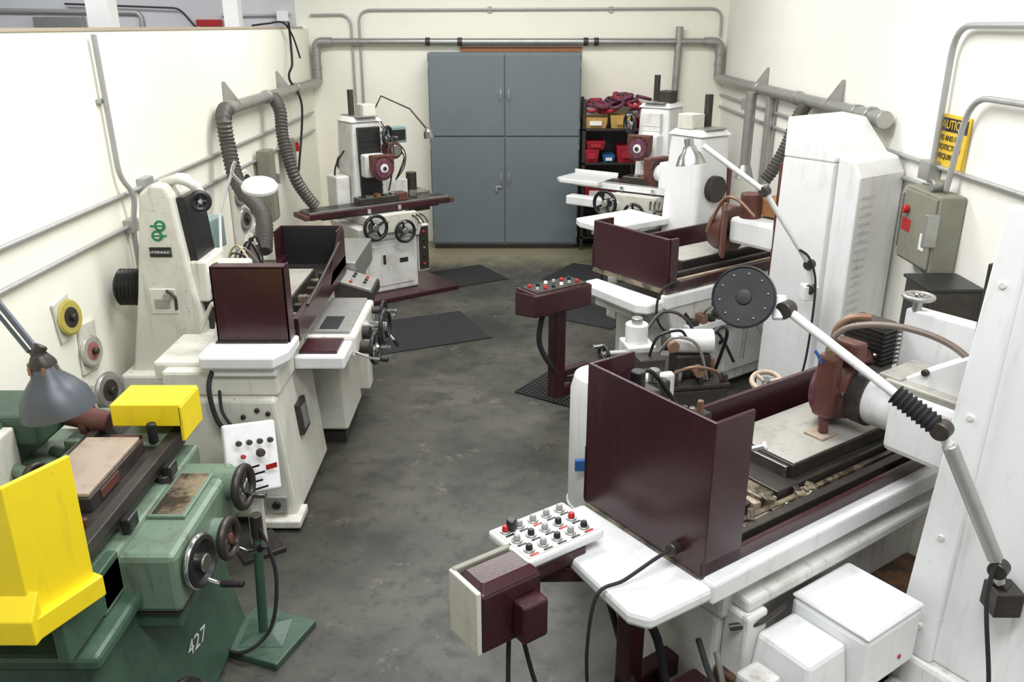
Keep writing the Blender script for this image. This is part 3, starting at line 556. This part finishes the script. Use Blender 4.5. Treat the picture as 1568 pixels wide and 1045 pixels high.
D=O('desk_lamp',(-1.76,3.0,1.45),world=True)
D.lathe('shade',[(.03,.22),(.045,.2),(.055,.15),(.09,.11),(.125,.06),(.138,0),(.133,0),(.12,.055),(.085,.1),(.045,.14),(0,.15)],(-1.76,3.0,1.35),(-.12,-.05,1),GRY,64)
D.lathe('shade_vents',[(.05,.19),(.048,.205),(.03,.235),(0,.24)],(-1.76,3.0,1.35),(-.12,-.05,1),IRN); D.cyl('bulb',(-1.76,3.0,1.39),(-1.76,3.0,1.47),.035,WP)
for k in range(6):
    a=k*math.pi/3; D.box('vent_slot',-1.785+.052*math.cos(a)-.006,-1.785+.052*math.cos(a)+.006,2.992+.052*math.sin(a)-.004,2.992+.052*math.sin(a)+.004,1.515,1.545,COP,.001)
D.cyl('knuckle',(-1.81,3.0,1.57),(-1.79,3.02,1.61),.025,IRN)
D.cyl('arm_a',(-1.8,3.0,1.6),(-2.2,3.25,1.95),.012,GRY); D.cyl('arm_b',(-1.83,3.0,1.59),(-2.23,3.25,1.93),.008,GRY); D.cyl('arm_lower',(-2.2,3.25,1.95),(-2.35,3.3,1.3),.012,GRY); D.cyl('arm_base',(-2.35,3.3,1.2),(-2.35,3.3,1.32),.04,IRN)
F=O('pedestal_stand',(-1.17,3.3,0),world=True)
F.box('base_plate',-1.34,-1.0,3.14,3.47,0,.035,GRN,.006,rot=(0,0,-20)); F.fr('base_rise',(-1.28,-1.06,3.2,3.42,.035),(-1.21,-1.13,3.27,3.35,.06),GRN,.01)
F.cyl('pole',(-1.18,3.3,.05),(-1.16,3.32,.62),.022,GRN); F.cyl('pole_top',(-1.16,3.32,.56),(-1.16,3.32,.68),.028,IRN)
F.tube('cable',[(-1.14,3.3,.62),(-1.08,3.27,.4),(-1.11,3.2,.15),(-1.25,3.15,.05),(-1.45,3.3,.03)],.009,RUB)
B=O('control_panel_board',(-1.38,4.0,.62),35)
B.box('stand_post',-.03,.05,.04,.1,-.62,.0,CRM,.01); B.box('stand_foot',-.12,.12,-.05,.18,-.62,-.59,IRN)
B.box('panel',-.14,.14,-.02,.02,-.2,.17,WHT2,.012,rot=(-24,8,0))
for i in range(4): B.knob('knob',(-.07+.055*i,-.035,.1-.008*i),(0,-1,.4),.016,.03,IRN)
B.knob('knob_big',(.03,-.06,.03),(0,-1,.4),.024,.035,IRN); B.knob('knob_b',(-.06,-.055,.03),(0,-1,.4),.013,.03,RED)
for i in range(4): B.box('text_line',-.1,.01+.02*(i%2),-.094-.016*i,-.092-.016*i,-.03-.035*i,-.018-.035*i,BLK,.0005)
B.box('label',.04,.1,-.1,-.098,-.06,-.03,RED,.0005)

# ------------------------------------------------------------ hydraulic grinder, mid right
R=O('hydraulic_surface_grinder',(1.52,6.66,0),216)
R.box('base',-.7,.62,-.3,.4,.05,.62,WHT,.02); R.box('base_toe',-.66,.58,-.26,.36,0,.06,IRN)
R.fr('bed',(-.78,.72,-.34,.42,.62),(-.8,.78,-.36,.42,.82),WHT,.015)
R.box('bed_rail',-.82,.82,.37,.44,.82,.92,WHT2,.01)
R.box('tray',-.8,.8,-.4,.4,.92,.96,DRT,.004); R.box('tray_wall_near',-.8,.8,.38,.41,.94,1.0,MAR,.003); R.box('tray_wall_far',-.8,.8,-.41,-.38,.94,1.14,MAR,.003)
R.box('end_plate',.77,.8,-.4,.4,.96,1.33,MAR,.004); R.box('guard_return_near',.7,.78,.385,.41,.96,1.33,MAR,.004); R.box('guard_return_far',.6,.78,-.41,-.385,.96,1.33,MAR,.004)
R.box('chuck',-.6,.4,-.16,.18,.98,1.06,IRN,.005); R.box('chuck_face',-.59,.39,-.15,.17,1.06,1.066,CHK,.002)
R.box('tray_rail_a',-.78,.75,.24,.28,.96,1.02,IRN,.004); R.box('tray_rail_b',-.78,.75,.3,.33,.96,.99,TAN,.004)
for i in range(14): 
    x=random.uniform(.42,.7); y=random.uniform(-.3,.3); R.box('fitting_%d'%i,x,x+.05,y,y+.05,.96,.99+random.random()*.05,random.choice([IRN,TAN,DRT]),.004)
R.prism('end_pan',[(.8,-.34),(.92,-.34),(.98,-.28),(1.02,.32),(.97,.4),(.8,.4)],'z',.8,.88,WHT2,.015); R.box('end_pan_under',.7,.94,-.2,.2,.72,.8,WHT,.01)
R.fr('column',(-.5,.14,.76,1.2,.0),(-.5,.12,.78,1.18,1.9),WHT2,.012)
R.prism('column_top',[(.78,1.9),(1.18,1.9),(1.18,1.93),(.98,2.15),(.78,2.17)],'x',-.5,.12,WHT2,.012)
R.prism('column_rear_housing',[(1.18,.2),(1.36,.3),(1.36,1.82),(1.3,1.92),(1.18,1.95)],'x',-.44,.08,WHT2,.015)
for i in range(14): R.box('vent_louver',-.1,.04,1.36,1.366,.9+.06*i,.925+.06*i,WHT,.002)
R.box('wheel_head',-.25,.1,.34,.78,1.2,1.4,WHT2,.03); R.box('column_way',-.3,.1,.74,.79,.9,1.85,MAR2,.005)
R.lathe('wheel_guard',[(0,0),(.17,0),(.18,.01),(.18,.12),(.17,.13),(0,.13)],(-.05,.28,1.27),(0,-1,0),MAR2); R.cyl('grinding_wheel',(-.05,.15,1.25),(-.05,.12,1.25),.15,PUR); R.cyl('wheel_arbor',(-.05,.34,1.27),(-.05,.27,1.27),.09,IRN)
R.cyl('motor',(.0,.45,1.4),(.0,.45,1.58),.08,MAR2); R.box('wood_block',-.28,-.04,.46,.68,1.42,1.54,WOOD,.006)
for i in range(3): R.cyl('vertical_tube_%d'%i,(.12+.035*i,.3+.04*i,1.1),(.12+.035*i,.3+.04*i,1.55-.04*i),.016,(MAR2,COP,MAR2)[i])
R.hw('front_wheel',(.45,-.56,.8),(0,-1,0),.1,BLK); R.cyl('front_shaft',(.45,-.36,.8),(.45,-.56,.8),.035,CHR); R.hw('front_wheel_b',(.1,-.54,.76),(0,-1,0),.1,BLK); R.cyl('front_shaft_b',(.1,-.36,.76),(.1,-.54,.76),.035,CHR)
R.box('front_apron',-.2,.62,-.42,-.3,.5,.85,WHT,.015)
R.tube('coolant_pipe',[(.14,.6,1.45),(.16,.45,1.55),(.14,.3,1.52),(.12,.15,1.25)],.012,COP)
R.tube('cable_a',[(.72,.45,1.02),(.85,.44,1.0),(.9,.42,.88),(.85,.42,.7),(.6,.45,.5)],.009,RUB)
R.tube('cable_b',[(.6,.42,.75),(.5,.5,.6),(.3,.5,.55),(.15,.55,.3)],.012,RUB)
R.box('side_junction',.3,.5,.4,.46,.35,.6,WHT,.006); R.box('side_cover_plate',-.6,.1,.4,.412,.15,.55,WHT2,.005); R.box('side_ledge',-.5,.6,.4,.5,.6,.66,WHT2,.01)
for i in range(9): R.box('side_fitting_%d'%i,-.2+.09*i,-.14+.09*i,.42,.5,.66,.7+.03*(i%2),(IRN,STL,IRN,COP)[i%4],.006)
for i in range(4): R.tube('side_lever_%d'%i,[(.15+.1*i,.46,.68),(.17+.1*i,.5,.76),(.13+.1*i,.54,.82)],.009,STL); R.cyl('side_lever_ball_%d'%i,(.13+.1*i,.54,.81),(.128+.1*i,.542,.84),.018,BLK)
for x in (.12,.22): R.cyl('sight_hole',(x+.1,.46,.45),(x+.1,.466,.45),.02,BLK)
R.tube('brace_a',[(.1,.6,.75),(.0,.75,.45)],.016,GLV,False); R.tube('brace_b',[(.1,.6,.75),(.15,.62,.35)],.016,GLV,False)
N=O('control_pendant',(.31,5.85,0),36)
N.prism('body',[(-.13,.84),(.11,.8),(.11,.98),(-.13,1.0)],'x',-.28,.24,MAR,.01)
N.box('face',-.27,.23,-.12,.11,.985,1.005,MAR,.004); N.box('face_plate',-.24,.21,-.1,.09,1.005,1.012,IRN,.002)
for i in range(6):
    for j in range(2): N.knob('knob',(-.2+.072*i,-.05+.09*j,1.012),(0,0,1),.014,.022,(KGR,RED,BLK,PAP)[(i+j)%4])
N.box('post',-.02,.08,-.04,.05,.12,.88,MAR,.008); N.box('post_arm',.0,.5,-.03,.04,.12,.2,MAR,.008); N.box('post_rail',.08,.34,-.03,.04,.28,.33,MAR,.006)
N.tube('hose',[(-.1,.0,.84),(-.14,.0,.6),(-.05,-.03,.4),(.1,0,.25),(.3,0,.22)],.02,RUB)

def arm_lamp(name,pts,shade_ax,shade,mat,arm,r=.012,R_=.1,deep=.13,bulb=PAP,flat=False):
    o=O(name,pts[-1],world=True)
    for a,b in zip(pts,pts[1:]): o.cyl('arm',a,b,r,arm)
    for p in pts[:-1]: o.cyl('joint',(p[0]-.02,p[1]-.02,p[2]),(p[0]+.02,p[1]+.02,p[2]),r*1.9,IRN)
    e=Vector(shade); ax=Vector(shade_ax).normalized()
    if flat:
        o.lathe('shade',[(0,.05),(.035,.05),(.05,.035),(R_*.9,.03),(R_,.022),(R_,0),(R_*.95,-.002),(R_*.93,.006),(.03,.008),(.028,.0),(0,-.002)],e,-ax,mat,56)
        q=rotpts(-ax)
        for k in range(10):
            a=k*math.pi/5; c=e+q@Vector((R_*.75*math.cos(a),R_*.75*math.sin(a),.004)); o.knob('rivet_%d'%k,c,ax,.004,.005,KGR)
        o.cyl('socket',e-ax*.045,e-ax*.09,.028,mat)
    else:
        o.lathe('shade',[(.02,deep),(.04,deep*.97),(.05,deep*.7),(R_*.75,deep*.5),(R_,0),(R_*.96,0),(R_*.7,deep*.45),(.03,deep*.65),(0,deep*.66)],e,-ax,mat)
        o.cyl('socket',e-ax*deep*.9,e-ax*(deep+.05),.03,mat)
        o.lathe('bulb',[(0,0),(.02,.005),(.03,.03),(.02,.06),(0,.07)],e-ax*deep*.6,shade_ax,bulb)
    return o
l=arm_lamp('task_lamp',[(2.02,5.5,1.08),(1.99,5.5,1.25),(1.64,5.5,1.74),(1.24,5.6,2.02)],(.15,-.1,-1),(1.17,5.6,1.9),STL,WHT2,.018,.1,.12)
l.tube('cable',[(1.9,5.47,1.36),(1.97,5.45,1.3),(2.02,5.42,1.1),(2.0,5.38,.6),(1.95,5.4,.35)],.008,RUB)
l.box('mount',1.97,2.07,5.48,5.58,1.0,1.1,WHT2)

# ------------------------------------------------------------ hydraulic grinder, foreground right
X=O('hydraulic_surface_grinder',(1.40,3.49,0),215)
X.box('base',-.95,.8,-.3,.3,.0,.6,WHT,.02); X.box('bed',-1.05,.95,-.3,.32,.6,.8,WHT,.02)
X.box('bed_rail',-1.12,1.1,.3,.39,.78,.87,WHT2,.012); X.box('bed_rail_lower',-1.1,.9,.3,.4,.66,.72,WHT,.015)
X.box('tray',-1.1,1.1,-.33,.33,.84,.88,DRT,.004)
X.box('tray_wall_near',-1.1,1.1,.315,.335,.87,.93,MAR,.004); X.box('tray_wall_far',-1.1,1.1,-.345,-.32,.87,1.12,MAR,.004)
X.box('end_plate',1.085,1.1,-.34,.335,.86,1.49,MAR,.003); X.box('guard_return_near',.9,1.09,.32,.335,.87,1.49,MAR,.003); X.box('guard_return_far',.86,1.09,-.34,-.325,.87,1.49,MAR,.003)
X.box('inner_rail',-1.1,.85,.25,.29,.88,.94,IRN,.004); X.box('inner_rail_b',-1.1,.85,.19,.215,.88,.92,DRT,.004)
X.box('table_body',-.95,.5,-.25,.18,.88,.95,IRN,.006)
X.box('chuck',-.9,.36,-.23,.14,.95,1.01,IRN,.005); X.box('chuck_face',-.89,.35,-.225,.135,1.01,1.018,CHK,.003); X.box('chuck_end_bar',.36,.38,-.2,.12,.95,1.0,STL,.003)
random.seed(3)
for i in range(130):
    x=random.uniform(.3,1.02); y=random.uniform(-.27,.27); s=random.uniform(.01,.034); z=.88
    if x<.42 and y<.17: y=.22
    zt=z+random.uniform(.015,.07)
    X.box('fitting_%d'%i,x-s,x+s,y-s*.6,y+s*.6,z,zt,random.choice([DRT,IRN,CHK,TAN,DRT,STL,DRT,IRN]),.004,rot=(0,0,random.uniform(0,90)))
X.box('end_block',.6,.72,-.16,.1,.88,.97,DRT,.008); X.box('end_block_b',.44,.58,.02,.16,.88,.94,DRT,.008); X.cyl('oil_line_low',(.4,.2,.9),(.9,.23,.9),.014,STL)
X.tube('coolant_line',[(.9,.2,.95),(.8,.1,1.15),(.75,-.05,1.2),(.7,-.15,1.1),(.5,-.2,1.05)],.01,BLK)
X.tube('coolant_line_b',[(1.0,-.2,.95),(.95,-.25,1.3),(.8,-.3,1.4),(.6,-.28,1.15)],.01,BLK)
X.tube('yellow_line',[(.95,-.1,.95),(.85,-.15,1.12),(.7,-.2,1.1),(.62,-.15,.98)],.007,YEL)
X.cyl('valve_body',(.8,-.2,.9),(.8,-.2,1.15),.05,IRN); X.cyl('valve_cap',(.8,-.2,1.15),(.8,-.2,1.2),.03,GLV); X.box('valve_manifold',.86,1.02,-.3,-.16,.9,1.38,IRN,.012); X.cyl('valve_top',(.94,-.22,1.38),(.94,-.22,1.46),.03,BLK); X.cyl('valve_side',(.86,-.22,1.25),(.76,-.24,1.25),.03,GLV)
for i in range(6): X.cyl('valve_bolt_%d'%i,(.74-.05*i,-.28,1.12),(.74-.05*i,-.28,1.17+.02*(i%2)),.014,(IRN,STL,COP)[i%3])
X.box('valve_bar',.44,.8,-.31,-.25,1.05,1.13,IRN,.01); X.box('valve_stack',.62,.8,-.4,-.34,1.1,1.3,IRN,.012); X.cyl('valve_stack_cap',(.7,-.37,1.3),(.7,-.37,1.36),.025,STL)
X.cyl('nozzle_handle',(.66,.05,1.12),(.55,.12,1.15),.012,CHR); X.cyl('nozzle_ball',(.55,.12,1.15),(.54,.13,1.155),.018,WP)
X.hw('yellow_handwheel',(-.14,-.42,1.08),(.3,.2,1),.07,TAN,rim=.014,handle=False); X.cyl('handwheel_stem',(-.14,-.42,.8),(-.14,-.42,1.06),.015,GLV)
X.prism('end_pan',[(1.1,-.34),(1.25,-.34),(1.38,-.18),(1.43,.3),(1.39,.37),(1.08,.38)],'z',.79,.85,WHT2,.018); X.box('end_pan_under',1.0,1.28,-.25,.25,.7,.8,WHT,.02)
X.cyl('cable_gland',(1.1,.2,.93),(1.15,.21,.94),.025,IRN)
X.tube('pan_cable',[(1.13,.2,.93),(1.22,.21,.93),(1.35,.19,.88),(1.45,.16,.84),(1.47,.14,.6),(1.42,.1,.3)],.007,RUB)
X.fr('column',(-.5,.2,.66,1.3,.36),(-.5,.07,.68,1.26,2.17),WHT2,.015); X.fr('column_front_flange',(.17,.225,.62,.78,.36),(.04,.095,.66,.76,2.17),WHT2,.01)
X.fr('column_flange_back',(.19,.215,1.02,1.3,.4),(.06,.085,1.02,1.24,2.12),WHT2,.008)
X.box('column_cap',-.47,.05,.72,1.2,2.17,2.2,WHT,.01); X.box('column_cap_recess',-.4,.0,.78,1.1,2.2,2.205,IRN,.002)
for z in (.5,.9,1.4,1.9): X.cyl('flange_bolt',(.22-.13*(z-.36)/1.8,.71,z),(.234-.13*(z-.36)/1.8,.71,z),.013,WHT)
X.fr('column_foot',(-.6,.3,.64,1.35,0),(-.55,.24,.64,1.32,.36),WHT,.02); X.cyl('foot_bolt',(.18,.95,.36),(.18,.95,.375),.02,IRN)
X.box('side_bed',.26,1.0,.66,1.2,.0,.25,WHT,.02); X.box('pit_floor',-.4,.95,.3,.64,.1,.38,SWF,.01); X.box('pit_wall',.24,.28,.62,.66,.25,.5,WHT,.01)
for i in range(16): 
    x=random.uniform(-.3,.24); y=random.uniform(.42,.6); X.box('sludge_%d'%i,x,x+random.uniform(.02,.07),y,y+random.uniform(.02,.05),.38,.39+random.random()*.03,SWF,.006,rot=(0,0,random.uniform(0,90)))
X.box('drive_cover_body',.27,.64,.4,.74,.38,.64,WHT2,.025); X.fr('drive_cover_lid',(.265,.645,.395,.745,.64),(.3,.63,.42,.72,.665),WHT2,.01)
X.fr('drive_cover_step',(.64,.9,.42,.7,.34),(.64,.86,.42,.66,.58),WHT2,.02); X.cyl('drive_lamp',(.4,.74,.46),(.4,.745,.46),.01,RED)
X.box('lower_cover',.35,.95,.74,1.2,.2,.32,WHT,.02)
X.box('wheel_head',-.36,.0,.3,.7,1.05,1.33,WHT2,.03); X.cyl('spindle_housing',(-.17,.12,1.19),(-.17,.32,1.19),.12,WHT2); X.cyl('spindle_ring',(-.17,.08,1.19),(-.17,.15,1.19),.135,IRN); X.cyl('spindle_ring_b',(-.17,.05,1.19),(-.17,.09,1.19),.12,CHK)
X.lathe('wheel_guard',[(0,0),(.14,0),(.165,.02),(.175,.05),(.175,.1),(.165,.13),(.12,.14),(0,.14)],(-.17,.07,1.22),(0,-1,0),MAR2); X.tor('guard_ring',(-.17,.06,1.22),(0,-1,0),.12,.022,MAR2)
X.tor('guard_ring_b',(-.17,-.02,1.22),(0,-1,0),.168,.015,MAR2)
for k in range(6): X.cyl('guard_bolt_%d'%k,(-.17+.15*math.cos(k),.07,1.22+.15*math.sin(k)),(-.17+.15*math.cos(k),.085,1.22+.15*math.sin(k)),.01,STL)
X.cyl('grinding_wheel',(-.17,-.06,1.17),(-.17,-.1,1.17),.145,PUR)
X.box('guard_bracket',-.1,-.02,.0,.12,1.36,1.46,MAR2,.012); X.box('guard_spout',-.02,.045,-.03,.07,1.1,1.4,MAR2,.03); X.cyl('spout_pipe',(.015,.02,1.12),(.025,.04,1.03),.022,MAR2); X.box('spout_foot',-.03,.085,-.02,.08,1.018,1.03,TAN,.003)
X.tube('copper_hose',[(.02,.02,1.36),(.03,.02,1.46),(-.01,.08,1.54),(-.1,.26,1.57),(-.17,.46,1.52),(-.17,.66,1.38)],.014,HGR); X.tube('copper_hose_b',[(.0,.02,1.36),(.01,.02,1.5),(-.02,.06,1.57),(-.08,.12,1.58)],.016,COP); X.cyl('hose_tee',(.02,.02,1.38),(.02,.02,1.43),.025,COP)
X.tube('blue_hose',[(.05,.0,1.36),(.07,-.01,1.4),(.08,-.02,1.42)],.007,BLU)
X.prism('head_cover',[(.3,1.33),(.66,1.33),(.66,1.52),(.56,1.54),(.3,1.36)],'x',-.32,-.08,WHT2,.01); X.box('head_cover_fin',-.24,-.02,.26,.6,1.33,1.36,CHK,.008); X.box('head_fin_plate',-.46,-.38,.1,.6,1.25,1.56,WHT2,.01); X.box('head_step',-.3,-.04,.22,.32,1.33,1.37,CHK,.006)
X.cyl('head_knob',(-.08,.4,1.42),(-.06,.4,1.42),.015,IRN)
X.box('head_motor',-.36,-.24,-.1,.1,1.28,1.5,IRN,.02); X.hw('head_crank',(-.4,.14,1.62),(0,0,1),.06,GLV,handle=False); X.cyl('head_crank_shaft',(-.4,.14,1.5),(-.4,.14,1.62),.02,GLV)
for i in range(9): X.box('motor_fin',-.37,-.23,-.11,.11,1.3+.021*i,1.307+.021*i,BLK,.002)
X.box('slide_way',-.25,.06,.62,.69,.5,1.95,IRN,.004)
X.box('motor_housing_low',.92,1.18,.2,.46,.02,.3,MAR,.02); X.box('valve_block',.9,1.02,.46,.58,.3,.5,WHT,.015); X.cyl('valve_low',(.84,.62,.3),(.84,.62,.5),.03,GLV); X.cyl('valve_low_b',(.76,.78,.3),(.76,.78,.46),.025,IRN); X.cyl('valve_low_c',(.92,.66,.3),(.92,.66,.42),.02,COP)
X.tube('base_cable',[(1.05,.3,.55),(1.15,.5,.5),(1.1,.7,.42),(.95,.9,.32)],.012,RUB); X.tube('base_cable_b',[(.95,.36,.6),(.85,.42,.62),(.7,.41,.62)],.014,IRN); X.tube('hydraulic_line',[(1.0,.35,.5),(1.0,.5,.25),(.85,.7,.3)],.012,GLV)
X.tube('floor_hose',[(1.3,.2,.3),(1.4,.35,.1),(1.3,.55,.04),(1.1,.6,.1)],.02,RUB)
X.box('base_step',.8,.95,-.25,.3,.1,.6,WHT,.02); X.box('base_bracket',.8,.92,.3,.42,.35,.66,WHT,.015)
X.hw('front_wheel',(.5,-.6,.75),(0,-1,0),.11,BLK); X.cyl('front_shaft',(.5,-.3,.75),(.5,-.6,.75),.035,CHR); X.box('front_apron',.1,.9,-.42,-.3,.5,.8,WHT,.015)

# control pendant foreground
N=O('control_pendant',(.12,2.8,0),36)
N.box('panel_box',-.17,.2,-.13,.13,.89,.93,WHT2,.012); N.box('panel_face',-.155,.185,-.115,.115,.93,.934,WHT,.002)
cols=[BLK,KGR,RED,KGR,BLK,KGR,BLK,KGR,KGR,KGR,BLK,KGR,BLK,RED,KGR]
for i in range(5):
    for j in range(3):
        x=-.125+.066*i; y=-.075+.075*j
        N.cyl('bezel',(x,y,.934),(x,y,.942),.022,GLV); N.knob('knob',(x,y,.94),(0,0,1),.014,.022,cols[i*3+j]); N.box('legend',x-.02,x+.02,y-.036,y-.027,.934,.9365,RED if (i+j)%4==0 else BLK,.0005)
N.cyl('emergency_stop',(-.1,.07,.94),(-.1,.07,.985),.02,BLK)
N.box('cabinet',-.4,-.14,-.17,-.01,.66,.9,MAR,.01); N.fr('cabinet_crown',(-.4,-.14,-.17,-.01,.9),(-.37,-.16,-.13,-.02,.925),MAR,.008); N.box('cabinet_lid',-.41,-.14,-.01,.015,.66,.93,OLV,.006); N.box('cabinet_side_trim',-.42,-.4,-.17,.015,.66,.925,CRM,.008)
N.box('cabinet_box',-.27,-.16,-.24,-.17,.68,.84,MAR,.01); N.box('under_bracket',-.16,.12,-.12,.05,.82,.89,MAR,.01)
N.box('swing_arm',-.08,.3,-.15,-.08,.74,.81,MAR,.008,rot=(0,0,-35)); N.box('swing_post',.2,.28,-.3,-.22,.2,.78,MAR,.008); N.box('swing_foot',.2,.62,-.3,-.22,.2,.3,MAR,.008); N.box('swing_floor',.15,.4,-.36,-.16,0,.2,IRN,.01)
N.tube('cable_a',[(-.25,-.12,.66),(-.26,-.15,.3),(-.15,-.2,.08),(.0,-.15,.012)],.009,RUB); N.tube('cable_b',[(-.2,-.12,.66),(-.12,-.16,.3),(.0,-.25,.1),(.15,-.2,.03)],.009,RUB); N.tube('cable_c',[(.2,.0,.86),(.25,-.1,.6),(.22,-.28,.35),(.25,-.4,.1)],.014,RUB); N.tube('cable_d',[(.1,.0,.86),(.2,-.18,.7),(.33,-.3,.5),(.35,-.38,.2)],.018,RUB)

Z=O('coolant_tank',(.47,4.0,0))
Z.lathe('tank',[(0,0),(.16,0),(.17,.02),(.17,1.0),(.15,1.08),(.05,1.12),(0,1.12)],(0,0,0),(0,0,1),WHT2); Z.box('label',-.15,-.05,-.18,-.155,.62,.68,BLU,.002)
Z.tor('rim_hoop',(0,0,.35),(0,0,1),.17,.008,WHT); Z.cyl('cap',(0,0,1.1),(0,0,1.15),.04,IRN)
U=O('hydraulic_power_unit',(.98,4.95,0),10)
U.box('reservoir',-.3,.3,-.25,.25,.03,.68,IRN,.02); U.box('reservoir_front',-.3,-.05,-.27,-.2,.1,.8,WHT,.015); U.box('reservoir_lid',-.31,.31,-.26,.26,.68,.71,IRN,.008)
U.cyl('pump_motor',(-.02,-.05,.93),(.24,-.1,.93),.075,WHT); U.cyl('motor_end',(-.06,-.045,.93),(-.02,-.05,.93),.06,IRN); U.box('motor_foot',.0,.22,-.15,.0,.71,.86,IRN,.01)
U.cyl('filter',(-.2,.05,.71),(-.2,.05,1.02),.07,WHT2); U.cyl('filter_cap',(-.2,.05,1.02),(-.2,.05,1.06),.035,GLV); U.box('filter_block',-.28,-.1,-.05,.15,.71,.9,WHT,.01)
U.box('valve_manifold',-.26,-.1,-.22,-.08,.71,.88,IRN,.01)
U.tube('pipe_a',[(-.18,-.15,.88),(-.15,-.2,1.02),(-.02,-.2,1.05),(.05,-.15,.98)],.009,BLK); U.tube('pipe_b',[(-.1,-.1,.88),(-.04,-.18,1.0),(.1,-.2,.95),(.18,-.2,.72)],.01,GLV)
U.tube('pipe_c',[(.22,-.08,.95),(.32,-.05,1.0),(.4,.05,.9),(.38,.15,.6)],.012,BLK); U.tube('pipe_d',[(-.12,.1,.95),(.0,.15,1.05),(.15,.12,1.0),(.28,.1,.75)],.01,IRN); U.tube('pipe_e',[(-.05,-.25,.8),(.05,-.3,.85),(.2,-.27,.8),(.28,-.2,.7)],.01,COP)
U.cyl('gauge',(-.08,-.26,.98),(-.08,-.29,.98),.035,COP); U.cyl('gauge_b',(.1,-.22,.8),(.1,-.28,.8),.035,COP); U.hw('gate_wheel',(-.42,.0,.85),(-1,-.3,0),.055,BLK); U.cyl('gate_stem',(-.25,0,.85),(-.42,0,.85),.02,GLV)
for i in range(9): U.box('clamp_%d'%i,-.05+.04*i,-.02+.04*i,-.24+.04*(i%4),-.18+.04*(i%4),.71,.76+.02*(i%4),(IRN,STL,BLK,COP)[i%4],.006)

l=arm_lamp('task_lamp',[(1.76,2.56,.85),(1.72,2.53,.95),(1.45,2.58,1.47),(1.02,3.0,1.76),(.9,3.07,1.775)],(-.25,-.6,.28),(.865,3.03,1.80),BLK,WHT2,.017,.118,.05,IRN,flat=True)
l.tube('spring_cover',[(1.435,2.595,1.48),(1.37,2.66,1.524),(1.33,2.70,1.55)],.034,RUB,corr=.15); l.cyl('lower_arm_sleeve',(1.7,2.53,.99),(1.48,2.57,1.42),.026,CON)
l.box('mount',1.72,1.82,2.5,2.6,.76,.86,IRN); l.tube('cable',[(1.7,2.52,1.0),(1.67,2.48,.85),(1.7,2.4,.5),(1.68,2.42,.3)],.008,RUB)
l.cyl('swivel',(1.0,3.0,1.72),(1.0,3.04,1.8),.028,WHT2)

# ------------------------------------------------------------ lights / world / camera
def area(n,loc,sx,sy,e,col,rot=(0,0,0)):
    d=bpy.data.lights.new(n,'AREA'); d.shape='RECTANGLE'; d.size=sx; d.size_y=sy; d.energy=e; d.color=col
    o=bpy.data.objects.new(n,d); S.collection.objects.link(o); o.location=loc; o.rotation_euler=[math.radians(a) for a in rot]; return o
area('ceiling_light',(-.2,8.3,4.5),3,1.0,165,(1,.99,.965)); area('ceiling_light',(0,4.6,4.5),3,1.0,188,(.99,.99,1)); area('ceiling_light',(.5,1.0,4.5),3,1.2,195,(.96,.98,1))
area('ceiling_light',(-4.8,8.5,4.5),2,1.5,120,(.96,.98,1))
W_=bpy.data.worlds.new('world'); S.world=W_; W_.use_nodes=True; W_.node_tree.nodes['Background'].inputs[0].default_value=(.9,.95,1,1); W_.node_tree.nodes['Background'].inputs[1].default_value=.26
cam=bpy.data.cameras.new('camera'); co=bpy.data.objects.new('camera',cam); S.collection.objects.link(co); S.camera=co
cam.sensor_width=36; cam.lens=36*1300/1568; co.location=(0,0,2.75); co.rotation_euler=(math.radians(90-20.4),0,0); cam.clip_start=.05
try: S.view_settings.view_transform='Standard'; S.view_settings.look='None'
except: pass
